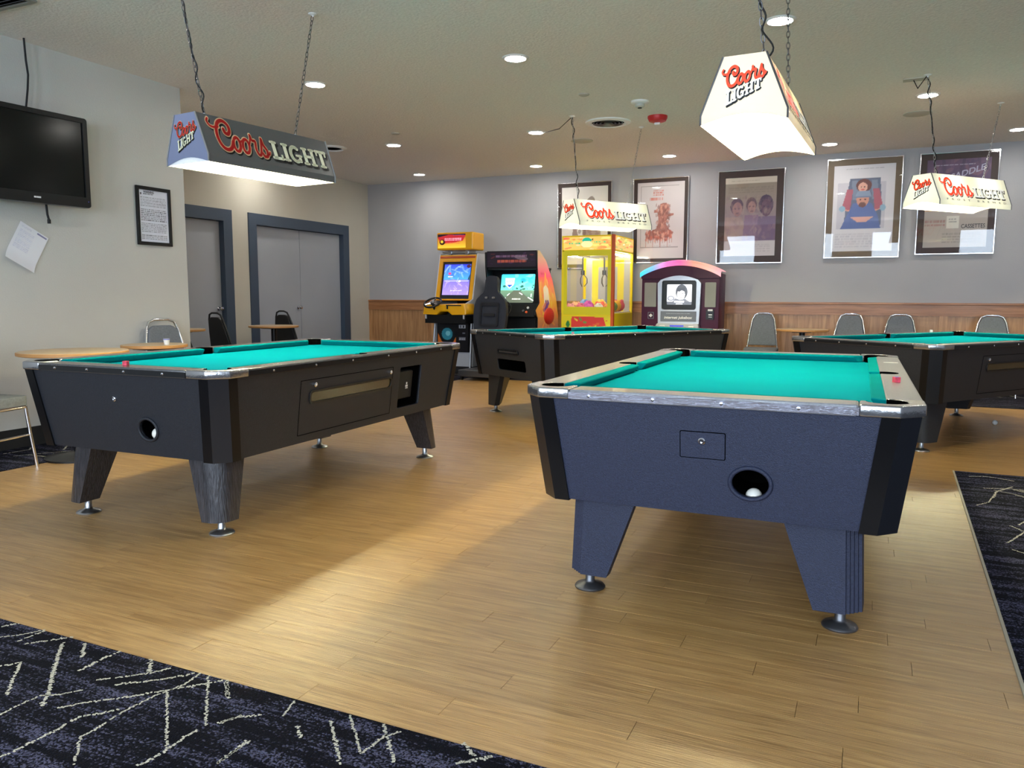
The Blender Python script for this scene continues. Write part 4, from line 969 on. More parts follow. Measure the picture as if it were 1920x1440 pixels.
def p3(p):
    p.vgrad(.0, .20, (196, 188, 190), (190, 184, 186)); p.vgrad(.2, .92, (132, 108, 128), (146, 134, 118)); p.rect(0, 1, .92, 1, (206, 196, 180)).bars(.12, .66, .945, .965, 1, (150, 130, 110), .6, 2)
    p.bars(.06, .94, .80, .88, 3, (110, 96, 92), .35, 6, .6).bars(.06, .9, .72, .76, 1, (110, 96, 92), .3, 7, .6)
    for cx, cy, rx, ry, c, h in ((.24, .60, .11, .10, (150, 112, 112), (88, 66, 84)), (.52, .62, .09, .085, (160, 122, 118), (98, 74, 84)), (.80, .61, .12, .12, (96, 66, 86), (66, 48, 74))):
        p.ell(cx, cy+.035, rx*1.15, ry*1.05, h).ell(cx+.01, cy, rx*.85, ry*.9, c).ell(cx-.03, cy+.01, .02, .012, h, .7).ell(cx+.04, cy+.01, .02, .012, h, .7).ell(cx+.01, cy-.05, .035, .01, h, .6)
    p.poly([(.02, .50), (.34, .50), (.45, .30), (.4, .2), (.0, .2), (0, .4)], (152, 128, 122)).poly([(.4, .52), (.66, .52), (.7, .2), (.36, .2)], (126, 98, 122)).poly([(.66, .5), (1, .5), (1, .2), (.62, .2)], (108, 84, 112))
    p.blotch(120, [(150, 120, 130), (120, 96, 110), (168, 142, 130), (104, 80, 100)], 0, 1, .2, .75, .05, .22, 4); p.bars(.1, .9, .05, .16, 4, (150, 144, 150), .4, 8)
def p4(p):
    p.rect(0, 1, 0, 1, (208, 204, 208)).bars(.2, .82, .945, .962, 1, (120, 116, 128), .6, 3); p.rect(.08, .86, .26, .80, (188, 184, 192))
    p.poly([(.27, .84), (.76, .84), (.80, .55), (.80, .3), (.2, .3), (.22, .6)], (98, 106, 128)); p.poly([(.30, .82), (.40, .82), (.42, .6), (.33, .6)], (120, 130, 150)).poly([(.62, .82), (.72, .82), (.74, .6), (.64, .6)], (120, 130, 150))
    p.ell(.50, .76, .125, .075, (104, 60, 54)).ell(.485, .74, .075, .055, (214, 160, 142)).ell(.46, .745, .012, .008, (90, 60, 60)).ell(.51, .745, .012, .008, (90, 60, 60)).ell(.485, .715, .03, .009, (200, 90, 90))
    for s in (-1, 1): p.poly([(.49+s*.16, .72), (.49+s*.26, .72), (.49+s*.34, .5), (.49+s*.2, .48)], (168, 92, 106)); p.poly([(.49+s*.34, .5), (.49+s*.2, .48), (.49+s*.02, .36), (.49+s*.04, .41)], (206, 150, 132)); p.ell(.49+s*.33, .50, .05, .035, (140, 170, 190))
    p.poly([(.34, .56), (.63, .56), (.74, .42), (.8, .26), (.14, .26), (.24, .42)], (92, 108, 160)); p.ell(.49, .60, .10, .085, (196, 140, 122)).ell(.49, .54, .06, .03, (110, 70, 66)); p.poly([(.36, .63), (.63, .63), (.60, .70), (.41, .70)], (132, 146, 170)).rect(.34, .65, .62, .64, (112, 124, 150))
    p.ell(.45, .60, .014, .008, (60, 40, 50)).ell(.53, .60, .014, .008, (60, 40, 50)).poly([(.30, .40), (.68, .40), (.56, .34), (.42, .34)], (214, 160, 146)); p.bars(.06, .9, .04, .22, 6, (180, 176, 184), .6, 9)
def p5(p):
    p.vgrad(.46, 1, (70, 58, 96), (92, 66, 92)); p.blotch(60, [(110, 80, 110), (58, 50, 90), (130, 90, 100), (50, 44, 70)], 0, 1, .5, 1, .12, .4, 4, .3); p.bars(.12, .75, .925, .945, 1, (190, 180, 200), .8, 2)
    p.rect(0, 1, .0, .46, (170, 160, 152)); p.rect(0, 1, .42, .47, (196, 160, 118)).bars(.02, .34, .24, .32, 2, (150, 96, 96), .7, 3, .7); p.rect(.36, .56, .22, .36, (206, 202, 192)).bars(.4, .52, .28, .34, 2, (110, 110, 110), .7, 4); p.bars(.3, .9, .05, .17, 4, (120, 116, 112), .6, 6)
poster('framed poster with pale sketch figures, mostly hidden behind the claw machine and its pendant', -4.30, -3.46, 1.53, 2.778, .065, m_brown_mat, p1)
poster('framed poster with a reddish brown sketch on grey above the jukebox\'s left side', -3.15, -2.36, 1.60, 2.777, .062, m_brown_mat, p2, (204, 196, 196))
poster('dark-mounted framed poster of three purplish faces, third from the left', -1.972, -1.108, 1.574, 2.810, .10, m_brown_mat, p3)
poster('framed poster with a brown mount, a woman above a man in a cap', -.600, .278, 1.625, 2.868, .085, M('mount_bronze', lin(112, 92, 66), .5), p4)
q, pw, ph, h = poster('dark purple framed poster behind the rightmost pendant light', .452, 1.298, 1.650, 2.870, .085, m_brown_mat, p5)
link('lettering', text_mesh('SADDLE', .40, .07, M('ink_lilac', lin(170, 164, 190), .5), FRONT(.10, -.0095, h*.80) @ Matrix.Rotation(.30, 4, 'Z'), bold=.02, shear=.35), q)
link('lettering', text_mesh('CASSETTES', .25, .05, M('ink_dark', (.03, .03, .04), .6), FRONT(.19, -.0095, h*.275), bold=.01), q)

# ------------------------------------------------------------------ arcade machines
# 1. yellow upright racing cabinet
r = thing('arcade_cabinet', 'yellow upright driving arcade cabinet with steering wheel by the wood panelling', 'arcade machine', (-5.55, 10.2, 0))
prof = [(.55, .10), (.55, 1.74), (.02, 1.74), (-.14, 1.08), (-.42, 1.0), (-.42, .80), (-.12, .74), (-.16, .10)]
for s in (-1, 1):
    me = plate(prof, [], .02, m_yellow if False else M('cabinet_white', lin(206, 206, 210), .4), Matrix.Translation((s*.31, 0, 0)) @ frame_m((0, 0, 0), (0, 1, 0), (0, 0, 1))); link('side_panel', me, r, bevel=.004)
mb = MB(); mb.box(-.30, .30, .52, .54, .1, 1.74); mb.box(-.30, .30, .02, .52, 1.70, 1.72); obj('back_shell', mb, m_blackm, r)
mb = MB()   # sloped monitor surround
Tm = frame_m((0, -.135, 1.06), (1, 0, 0), (0, .155, .66)); Hm = math.hypot(.155, .66)
me = plate(rrect(-.30, .30, 0, Hm, .01), [rrect(-.245, .245, .02, Hm-.10, .01)], .03, m_yellow, Tm); link('monitor_surround', me, r, bevel=.006)
mb = MB(); mb.box(-.25, .25, .0, Hm-.08, -.05, -.02, 0, Tm); obj('monitor_bezel', mb, M('bezel_navy', lin(34, 38, 56), .3), r)
mb = MB(); mb.box(-.29, .29, Hm-.05, Hm-.02, .015, .022, 0, Tm); obj('red_strip', mb, M('strip_red', lin(196, 80, 40), .4), r)
p = Paint(90, 72, (70, 80, 230)); p.vgrad(0, .5, (150, 130, 224), (110, 100, 214)).vgrad(.5, 1, (70, 150, 230), (44, 50, 214)); p.blotch(26, [(150, 190, 245), (60, 90, 235), (120, 160, 240)], 0, 1, .5, .95, .16, .4, 3, .25).blotch(30, [(190, 170, 240), (130, 110, 220)], 0, 1, 0, .48, .16, .4, 5, .15)
p.rect(.04, .96, .44, .47, (190, 196, 240), .7).ell(.22, .70, .06, .045, (180, 60, 110)).rect(.16, .34, .58, .61, (230, 230, 250)).ell(.62, .45, .04, .03, (250, 250, 255)).bars(.3, .75, .13, .16, 1, (240, 240, 255), .8, 2).ell(.92, .94, .08, .06, (60, 30, 50)).poly([(.92, .5), (1, .72), (1, .48)], (40, 70, 70))
link('screen', p.mesh(.435, Hm-.22, m_scr, Tm @ Matrix.Translation((0, (Hm-.09)/2+.02, -.012))), r)
# marquee box
mb = MB(); mb.box(-.30, .30, -.10, .26, 1.79, 2.045); mq = obj('marquee_box', mb, m_yellow, r, bevel=.02)
p = Paint(96, 48, (250, 150, 30)); p.vgrad(0, 1, (252, 206, 60), (170, 30, 30)); p.poly([(0, 1), (1, 1), (1, .86), (.0, .78)], (24, 20, 34)); p.poly([(0, .78), (.4, .95), (1, .9), (.9, .5), (.5, .35), (.1, .3)], (190, 40, 50)); p.bars(.25, .86, .50, .74, 2, (246, 170, 190), 1, 3, .7).bars(.3, .8, .30, .40, 1, (240, 120, 70), 1, 4, .8).ell(.16, .42, .10, .2, (50, 30, 20)).ell(.15, .46, .05, .1, (240, 200, 60)).bars(.55, .95, .88, .95, 1, (90, 110, 190), .9, 6)
link('marquee_art', p.mesh(.46, .20, m_marq, FRONT(-.05, -.1015, 1.92)), mq)
mb = MB(); mb.box(-.16, -.12, .0, .06, 1.72, 1.79); mb.box(.12, .16, .0, .06, 1.72, 1.79); mb.box(-.28, .28, .02, .2, 1.745, 1.775); obj('marquee_mount', mb, m_steel, r)
# dashboard
pts = [(-.36, .86), (-.33, 1.0), (.33, 1.02), (.36, .92), (.36, .86), (.12, .855), (.06, .90), (-.06, .90), (-.12, .855)]
me = plate(pts, [], .30, m_yellow, frame_m((0, -.28, 0), (1, 0, 0), (0, 0, 1))); link('dashboard', me, r, bevel=.02)
mb = MB(); mb.box(-.33, .33, -.40, -.10, .735, .855); obj('dash_underside', mb, m_black, r)
mb = MB(); mb.box(.04, .28, -.44, -.425, .985, 1.0); mb.box(.05, .07, -.445, -.43, .94, .99); obj('view_buttons', mb, m_blackm, r)
Tw = Matrix.Translation((-.16, -.47, 1.03)) @ Matrix.Rotation(math.radians(32), 4, 'X')
mb = MB(); mb.tube([(.125*math.cos(t), .125*math.sin(t), 0) for t in [2*PI*i/28 for i in range(28)]], .014, 8, closed=True, mat=Tw); wh = obj('steering_wheel', mb, m_black, r, smooth=60)
mb = MB(); mb.lathe([(.035, -.02), (.035, .01), (.02, .016), (.001, .016)], 18, 0, Tw); obj('wheel_hub', mb, m_dull, wh, smooth=40)
for t in (0, 120, 240):
    mb = MB(); c, s_ = math.cos(math.radians(t+90)), math.sin(math.radians(t+90)); mb.tube([(c*.03, s_*.03, 0), (c*.12, s_*.12, 0)], .010, 6, mat=Tw); obj('wheel_spoke', mb, m_chrome, wh)
mb = MB(); mb.tube([(0, 0, -.01), (0, 0, -.14)], .022, 10, mat=Tw); obj('steering_column', mb, m_blackm, r)
p = Paint(70, 70, (16, 16, 22)); p.poly([(0, 0), (.62, 0), (.60, .5), (.5, .3), (.3, .2), (.12, .35), (.0, .62)], (240, 120, 40)).poly([(0, 0), (.62, 0), (.6, .25), (.35, .1), (.0, .3)], (250, 190, 60)).ell(.32, .58, .22, .27, (10, 30, 36)).ell(.31, .60, .18, .21, (60, 150, 170)).ell(.34, .62, .08, .09, (130, 210, 220)).rect(.70, .92, .80, .92, (190, 190, 196)).rect(.74, .78, .82, .90, (30, 30, 34)).rect(.84, .88, .82, .90, (30, 30, 34)).rect(.70, .92, .38, .5, (110, 110, 120)).bars(.72, .9, .40, .48, 1, (200, 200, 206), .8, 2).rect(.82, .9, .62, .66, (120, 120, 130))
link('coin_door_art', p.mesh(.50, .42, m_cab, FRONT(0, -.171, .53)), r)
mb = MB(); mb.box(-.26, .26, -.17, -.15, .31, .74); obj('coin_door', mb, m_black, r)
mb = MB(); mb.box(-.29, .29, -.155, -.14, .10, .31); obj('kick_panel', mb, M('kick_grey', lin(196, 198, 206), .4), r)
for s in (-1, 1):
    mb = MB(); mb.tube([(s*.30, -.16, .76), (s*.31, -.20, .4), (s*.325, -.26, .03)], .015, 8); obj('chrome_leg', mb, m_silver, r, smooth=60)
mb = MB(); mb.box(-.30, .30, -.20, .52, .0, .10); obj('plinth', mb, m_blackm, r)
# 2. sit-down racing cabinet
r = thing('arcade_cabinet', 'black sit-down driving arcade cabinet with sunset art on its right side', 'arcade machine', (-4.65, 10.12, 0))
prof = [(.0, .0), (.0, .82), (-.09, .86), (-.09, .93), (.06, 1.03), (-.02, 1.54), (-.03, 1.745), (.06, 1.76), (.30, 1.62), (.54, 1.36), (.70, 1.08), (.78, .84), (.80, .5), (.80, .0)]
for s in (-1, 1):
    me = plate(prof, [], .025, m_black, Matrix.Translation((s*.395, 0, 0)) @ frame_m((0, 0, 0), (0, 1, 0), (0, 0, 1))); sp = link('side_panel', me, r, bevel=.004)
# painted side art with the same outline
p = Paint(64, 90, (236, 90, 110)); p.vgrad(0, .45, (90, 40, 140), (250, 180, 60)).vgrad(.45, .72, (250, 180, 60), (238, 90, 110)).vgrad(.72, 1, (224, 60, 140), (170, 156, 120))
p.poly([(.25, .40), (.42, .36), (.58, .44), (.60, .60), (.44, .66), (.28, .60)], (236, 226, 240)).poly([(.28, .42), (.42, .28), (.56, .44), (.5, .48), (.34, .48)], (90, 50, 160)).poly([(.30, .62), (.50, .64), (.62, .76), (.54, .78)], (250, 150, 80)).bars(.2, .5, .74, .78, 1, (200, 40, 110), .9, 2).blotch(30, [(250, 220, 90), (250, 130, 60), (240, 70, 120)], 0, 1, .3, .7, .05, .5, 3)
for k in range(7): p.line(.42, .3, .42+.4*math.cos(k*.9), .3+.25*math.sin(k*.9)-.1, .02, (250, 170, 70), .7)
def side_fn(x, y):      # squeeze the grid to the curved outline
    z = .44+(y/1.32+.5)*1.32; t = x/.8+.5
    ylo = np.interp(z, [.44, .82, .93, 1.03, 1.54, 1.76], [.0, .0, -.08, .06, -.015, -.02]); yhi = np.interp(z, [.44, .5, .84, 1.08, 1.36, 1.62, 1.76], [.80, .80, .78, .70, .54, .30, .05])
    return (.4085, ylo+(yhi-ylo)*t, z)
link('side_art', p.mesh(.8, 1.32, m_cab, None, side_fn), r)
mb = MB(); mb.ball((.40, .42, .84), .12, 18, sc=(.35, 1.7, 1.05)); obj('red_fender', mb, m_red, r, smooth=180)
mb = MB(); mb.box(-.385, .385, .74, .76, .02, 1.0); mb.box(-.385, .385, .0, .03, .02, .82); mb.box(-.385, .385, .02, .55, 1.50, 1.53); mb.box(-.385, .385, .5, .52, 1.0, 1.5); obj('shell', mb, m_blackm, r)
p = Paint(96, 36, (26, 18, 30)); p.blotch(30, [(60, 34, 70), (90, 40, 40), (40, 24, 50)], .05, .95, .2, .9, .1, .6, 4, .5).bars(.18, .82, .62, .8, 1, (120, 90, 120), .6, 2, .8).bars(.22, .8, .28, .48, 1, (170, 80, 60), .7, 5, .9).ell(.7, .6, .1, .2, (130, 110, 120), .4, .6)
link('marquee_art', p.mesh(.76, .21, m_marq, FRONT(0, -.012, 1.64)), r)
mb = MB(); mb.box(-.385, .385, -.01, .02, 1.53, 1.745); mb.box(-.385, .385, .0, .1, 1.745, 1.76); obj('marquee_box', mb, m_black, r)
Tm = frame_m((0, .16, 1.0), (1, 0, 0), (0, .10, .5))
me = plate(rrect(-.385, .385, 0, .52, .01), [rrect(-.27, .27, .03, .45, .02)], .03, m_black, Tm); link('monitor_bezel', me, r)
p = Paint(100, 76, (90, 220, 220)); p.vgrad(.45, 1, (120, 236, 226), (60, 190, 224)).vgrad(0, .45, (84, 96, 84), (110, 150, 120)); p.blotch(30, [(150, 245, 230), (40, 170, 200), (90, 220, 200)], .3, 1, .5, 1, .09, .5, 2).poly([(0, 0), (1, 0), (.55, .45), (.40, .45)], (92, 100, 84)).blotch(16, [(30, 80, 60), (50, 110, 80)], 0, 1, .45, .62, .05, .9, 5)
for k, (a, b, c, d) in enumerate(((.08, .10, .16, .18), (.22, .27, .27, .33), (.56, .36, .64, .30), (.82, .2, .96, .10))): p.line(a, b, c, d, .028, (250, 252, 240))
p.poly([(.12, .86), (.40, .86), (.38, .62), (.26, .50), (.14, .62)], (220, 240, 250)).poly([(.17, .64), (.35, .64), (.26, .54)], (40, 90, 190)).bars(.16, .36, .72, .8, 2, (60, 150, 200), .8, 2).ell(.62, .72, .02, .03, (30, 90, 70)).bars(.36, .6, .12, .17, 1, (250, 250, 240), 1, 8, .9).rect(.885, .91, .22, .32, (220, 230, 220))
link('screen', p.mesh(.55, .43, m_scr, Tm @ Matrix.Translation((0, .24, -.01))), r)
mb = MB(); mb.loft([(-.385, -.08), (.385, -.08), (.385, .18), (-.385, .18)], .84, [(-.385, .06), (.385, .06), (.385, .2), (-.385, .2)], 1.02); obj('dashboard', mb, m_blackm, r, bevel=.01)
Tw = Matrix.Translation((-.10, -.12, .93)) @ Matrix.Rotation(math.radians(62), 4, 'X')
mb = MB(); mb.tube([(.14*math.cos(t), .14*math.sin(t), 0) for t in [2*PI*i/28 for i in range(28)]], .014, 8, closed=True, mat=Tw); wh = obj('steering_wheel', mb, m_black, r, smooth=60)
mb = MB(); mb.lathe([(.045, -.05), (.045, .01), (.001, .014)], 18, 0, Tw); obj('wheel_hub', mb, m_black, wh, smooth=40)
for t in (30, 150, 270):
    mb = MB(); c, s_ = math.cos(math.radians(t)), math.sin(math.radians(t)); mb.tube([(c*.04, s_*.04, 0), (c*.135, s_*.135, 0)], .012, 6, mat=Tw); obj('wheel_spoke', mb, m_blackm, wh)
for xx, zz, mm, nm in ((.26, .96, m_white, 'white_button'), (.255, .90, M('button_orange', lin(240, 110, 60), .4), 'orange_button'), (.20, .92, m_dull, 'grey_button')):
    mb = MB(); mb.lathe([(.018, 0), (.018, .012), (.001, .016)], 14, 0, Matrix.Translation((xx, -.062+(zz-.88)*.75, zz)) @ Matrix.Rotation(PI/2-.6, 4, 'X')); obj(nm, mb, mm, r)
mb = MB(); mb.box(-.385, .385, -.03, .0, .02, .82); obj('front_panel', mb, m_black, r)
# racing seat on its rolling base
r = thing('racing_seat', 'dark bucket racing seat facing the sit-down driving cabinet', 'seat', (-4.70, 9.55, 0), -.08)
outl = smooth_pts([(-.23, .62), (-.255, .85), (-.235, 1.05), (-.16, 1.14), (-.105, 1.20), (-.095, 1.34), (-.055, 1.40), (.055, 1.40), (.095, 1.34), (.105, 1.20), (.16, 1.14), (.235, 1.05), (.255, .85), (.23, .62)], 4)
me = plate([tuple(p) for p in outl], [], .07, m_seat, frame_m((0, -.10, 0), (1, 0, 0), (0, .12, 1))); link('backrest', me, r, bevel=.02)
me = plate(rrect(-.15, .15, .72, 1.05, .03), [rrect(-.12, .12, .75, 1.0, .02)], .012, M('seat_shell', lin(22, 24, 32), .4), frame_m((0, -.145, 0), (1, 0, 0), (0, .12, 1))); link('back_shell_rib', me, r)
me = plate(rrect(-.09, .09, .86, .90, .015), [], .02, m_blackm, frame_m((0, -.145, 0), (1, 0, 0), (0, .12, 1))); link('grab_handle', me, r, bevel=.004)
for s in (-1, 1):
    me = plate(rrect(s*.055-.022, s*.055+.022, 1.10, 1.125, .01), [], .012, m_steel, frame_m((0, -.148, 0), (1, 0, 0), (0, .12, 1))); link('belt_slot', me, r)
mb = MB(); mb.box(-.24, .24, -.06, .40, .40, .54); obj('seat_cushion', mb, m_seat, r, bevel=.04)
mb = MB(); mb.box(-.16, .16, -.04, .34, .14, .40); obj('seat_box', mb, m_blackm, r, bevel=.01)
mb = MB(); mb.box(-.30, .30, -.36, .46, .05, .14); obj('base', mb, m_dull, r, bevel=.01)
for sx in (-.25, .25):
    for sy in (-.33, .40):
        mb = MB(); mb.tube([(sx-.012, sy, .03), (sx+.012, sy, .03)], .030, 14); obj('caster', mb, m_black, r, smooth=40)
# 3. claw machine
CX0, CX1, CY_0, CY_1 = -3.845, -3.11, 10.0, 10.92
cxm, cym = (CX0+CX1)/2, (CY_0+CY_1)/2; hw, hd = (CX1-CX0)/2, (CY_1-CY_0)/2
r = thing('claw_machine', 'yellow claw machine full of plush toys between the driving cabinet and the jukebox', 'arcade machine', (cxm, cym, 0))
mb = MB(); mb.box(-hw, hw, -hd, hd, .04, .90); obj('lower_cabinet', mb, m_yel2, r, bevel=.006)
mb = MB(); mb.box(-hw+.03, hw-.03, -hd+.03, hd-.03, 0, .04); obj('plinth', mb, m_blackm, r)
p = Paint(80, 70, (240, 214, 30)); p.poly([(.18, 1), (.85, .98), (.95, .62), (.8, .5), (.7, .8), (.25, .75), (.15, .5)], (226, 60, 50)).poly([(.25, .75), (.7, .78), (.62, .55), (.3, .5)], (250, 170, 60)).ell(.10, .82, .04, .08, (40, 130, 60)).blotch(26, [(250, 230, 60), (240, 110, 50), (230, 60, 60), (60, 160, 70)], .05, .95, .1, .95, .05, .8, 2)
link('lower_art', p.mesh(2*hw-.06, .62, m_cab, FRONT(0, -hd-.0015, .55)), r)
for sx, sy, mm in ((-1, -1, m_yel2), (1, -1, m_orange), (-1, 1, m_yel2), (1, 1, m_yel2)):
    mb = MB(); mb.box(sx*hw-(.035 if sx > 0 else 0), sx*hw+(0 if sx > 0 else .035), sy*hd-(.035 if sy > 0 else 0), sy*hd+(0 if sy > 0 else .035), .90, 1.74 if mm is m_yel2 else 1.74); obj('corner_post', mb, mm, r)
mb = MB(); mb.box(-hw, hw, -hd, hd, 1.72, 1.935); top = obj('top_box', mb, m_yel2, r, bevel=.006)
mb = MB(); mb.box(hw-.036, hw+.002, -hd-.003, -hd+.05, .04, 1.938); obj('orange_edge', mb, m_orange, r)
p = Paint(90, 26, (246, 180, 90)); p.blotch(40, [(250, 220, 120), (240, 130, 70), (250, 200, 150), (230, 90, 60)], 0, 1, 0, 1, .10, .7, 3).bars(.12, .38, .42, .60, 1, (60, 170, 110), 1, 2, .9).bars(.62, .9, .5, .68, 1, (70, 180, 110), 1, 4, .9).ell(.50, .72, .10, .22, (20, 160, 130)).ell(.50, .42, .12, .26, (250, 210, 150)).ell(.62, .78, .02, .08, (40, 80, 50))
link('marquee_art', p.mesh(2*hw-.07, .17, m_backlit, FRONT(-.012, -hd-.0015, 1.83)), top)
p = Paint(60, 26, (246, 170, 90)); p.blotch(30, [(250, 220, 120), (236, 90, 60), (250, 230, 190), (60, 160, 80)], 0, 1, 0, 1, .12, .7, 6)
link('marquee_art', p.mesh(2*hd-.06, .17, m_backlit, frame_m((hw+.0015, 0, 1.83), (0, 1, 0), (0, 0, 1))), top)
me = plate([(-hw+.03, .88), (hw-.036, .88), (hw-.036, 1.735), (-hw+.03, 1.735)], [rrect(-hw+.075, hw-.085, .985, 1.665, .01)], .02, M('door_frame_yellow', lin(232, 220, 20), .4), frame_m((0, -hd+.008, 0), (1, 0, 0), (0, 0, 1))); link('front_door_frame', me, r, bevel=.003)
mb = MB(); mb.add([(-hw+.07,-hd+.008,.98),(hw-.08,-hd+.008,.98),(hw-.08,-hd+.008,1.67),(-hw+.07,-hd+.008,1.67)],[(0,1,2,3)]); obj('front_glass', mb, m_glass, r)
mb = MB(); mb.add([(hw-.01,-hd+.036,.90),(hw-.01,hd-.036,.90),(hw-.01,hd-.036,1.72),(hw-.01,-hd+.036,1.72)],[(0,1,2,3)]); obj('side_glass', mb, m_glass, r)
mb = MB(); mb.add([(-hw+.01,-hd+.036,.90),(-hw+.01,hd-.036,.90),(-hw+.01,hd-.036,1.72),(-hw+.01,-hd+.036,1.72)],[(3,2,1,0)]); obj('side_glass', mb, m_glass, r)
p = Paint(60, 60, (170, 176, 190)); p.rect(.16, .30, 0, 1, (240, 216, 40)).rect(.70, .84, 0, 1, (240, 216, 40)).rect(0, 1, .9, 1, (236, 232, 200)).rect(.45, .55, .1, .85, (120, 126, 140)).rect(.3, .7, .78, .9, (240, 220, 70))
link('mirror_back', p.mesh(2*hw-.03, .82, m_cab, FRONT(0, hd-.02, 1.31)), r)
mb = MB(); mb.box(-hw+.02, hw-.02, -hd+.03, hd-.02, .90, .915); obj('toy_floor', mb, m_white, r)
m_tube_ = M('claw_lamp', (1, .96, .80), .4, emit=24.0)
for sx in (-1, 1):
    mb = MB(); mb.tube([(sx*(hw-.06), -hd+.08, 1.69), (sx*(hw-.06), hd-.08, 1.69)], .013, 8); obj('lamp_tube', mb, m_tube_, r, smooth=60)
mb = MB(); mb.box(-hw+.02, hw-.02, -.02, .02, 1.655, 1.685); mb.box(-.16, -.12, -hd+.05, hd-.05, 1.66, 1.68); obj('gantry', mb, m_steel, r)
for cx_, cy_ in ((-.17, -.16), (.12, -.10)):
    mb = MB(); mb.tube([(cx_, cy_, 1.66), (cx_, cy_, 1.44)], .012, 8); mb.lathe([(.028, 0), (.028, -.06), (.001, -.065)], 14, 0, Matrix.Translation((cx_, cy_, 1.48))); cl = obj('claw', mb, m_dull, r, smooth=50)
    for k in range(3):
        t = 2*PI*k/3+.4; mb = MB(); mb.tube([(cx_+math.cos(t)*rr, cy_+math.sin(t)*rr, z) for rr, z in ((.02, 1.42), (.06, 1.37), (.062, 1.31), (.02, 1.26))], .006, 6); obj('prong', mb, m_dull, cl, smooth=60)
toys = [((-.27, -.37, 0), .062, (230, 160, 170)), ((-.135, -.34, 0), .064, (232, 120, 150)), ((.0, -.37, 0), .06, (214, 100, 196)), ((.13, -.35, 0), .064, (236, 236, 230)), ((.265, -.37, 0), .062, (244, 150, 90)),
        ((-.25, -.19, 0), .072, (240, 190, 150)), ((-.08, -.17, 0), .08, (214, 100, 196)), ((.09, -.18, 0), .075, (240, 110, 90)), ((.26, -.17, 0), .078, (90, 150, 90)), ((.25, .01, 0), .085, (246, 190, 70)), ((-.2, .02, 0), .09, (120, 160, 220)), ((.03, .03, 0), .09, (250, 220, 120)), ((.24, .20, 0), .088, (220, 90, 110))]
names = ['pale pink', 'rose pink', 'magenta', 'white', 'orange', 'peach', 'large magenta', 'coral', 'green', 'amber', 'sky blue', 'pale yellow', 'crimson']
for (q, R0, c), nm in zip(toys, names):
    t = thing('plush_toy', nm+' round plush toy in the claw machine', 'toy', (cxm+q[0], cym+q[1], .916), random.uniform(-1, 1), 'plush toys in the claw machine')
    mm = M('plush_'+nm.replace(' ', '_'), lin(*c), .95, bump=(80, .4)); mb = MB(); mb.ball((0, 0, R0*.9), R0, 16, sc=(1, 1, .9)); obj('body', mb, mm, t, smooth=180)
    for s in (-1, 1):
        mb = MB(); mb.ball((s*R0*.55, 0, R0*1.6), R0*.32, 10); obj('ear', mb, mm, t, smooth=180)
        mb = MB(); mb.ball((s*R0*.3, -R0*.88, R0*1.1), R0*.09, 8); obj('eye', mb, m_black, t, smooth=180)
# 4. jukebox
r = thing('jukebox', 'maroon jukebox with rainbow arch top and grey portrait on its screen', 'jukebox', (-2.30, 10.30, 0), 0)
hw = .51
def arch(w, z0, rise, n=14, sk=0): return [(-w+2*w*k/n, z0+rise*math.sin(PI*k/n)) for k in range(n+1)]
body = [(-hw, .05), (hw, .05), (hw, 1.42)]+list(reversed(arch(hw, 1.42, .13)))[1:]
me = plate(body, [], .44, m_maroon, frame_m((0, .23, 0), (1, 0, 0), (0, 0, 1))); link('cabinet', me, r, bevel=.015)
mb = MB(); mb.box(-hw+.03, hw-.03, .04, .42, 0, .05); obj('plinth', mb, m_blackm, r)
p = Paint(90, 8, (240, 120, 170))
cols = [(40, 200, 224), (120, 170, 226), (236, 110, 180), (240, 90, 150), (236, 140, 120), (230, 160, 140), (220, 150, 160)]
X = p.X*6; i0 = np.clip(X.astype(int), 0, 5); fr_ = (X-i0)[..., None]; cl = np.array([lin(*c) for c in cols]); p.a = cl[i0]*(1-fr_)+cl[i0+1]*fr_
def arch_fn(x, y):
    t = x/1.06+.5; v = y+.5; th = PI*t
    dep = min(1, v*2.2)      # rolls from the front lip over the top
    zz = 1.43+.155*math.sin(th)**.8 if 0 < t < 1 else 1.43
    return (x, -.03+.40*max(0, v-.35)/.65, zz-.055+.075*math.sin(PI/2*dep))
am = p.mesh(1.06, 1.0, m_backlit, None, arch_fn)
for po in am.polygons: po.use_smooth = True
link('rainbow_arch', am, r)
me = plate([(-hw-.005, 1.36), (hw+.005, 1.36), (hw+.005, 1.43)]+list(reversed(arch(hw+.005, 1.43, .10)))[1:]+[(-hw-.005, 1.40)], [], .03, m_maroon, frame_m((0, .0, 0), (1, 0, 0), (0, 0, 1))); link('arch_lip', me, r, bevel=.006)
for s in (-1, 1):
    x0, x1 = (-.47, -.31) if s < 0 else (.33, .47)
    me = plate(rrect(x0, x1, .99, 1.31, .01), [], .015, m_grill, frame_m((0, .004, 0), (1, 0, 0), (0, 0, 1))); link('speaker_grille', me, r, bevel=.003)
ob = [(-.27, .76), (.27, .76), (.285, 1.30)]+list(reversed(arch(.285, 1.33, .07)))[1:-1]+[(-.285, 1.30)]
me = plate(ob, [rrect(-.225, .225, .955, 1.335, .03)], .05, m_silver, frame_m((0, -.022, 0), (1, 0, 0), (0, 0, 1))); link('screen_surround', me, r, bevel=.01)
me = plate(rrect(-.22, .22, .96, 1.33, .025), [rrect(-.165, .165, 1.02, 1.285, .01)], .03, m_black, frame_m((0, -.012, 0), (1, 0, 0), (0, 0, 1))); link('screen_bezel', me, r, bevel=.004)
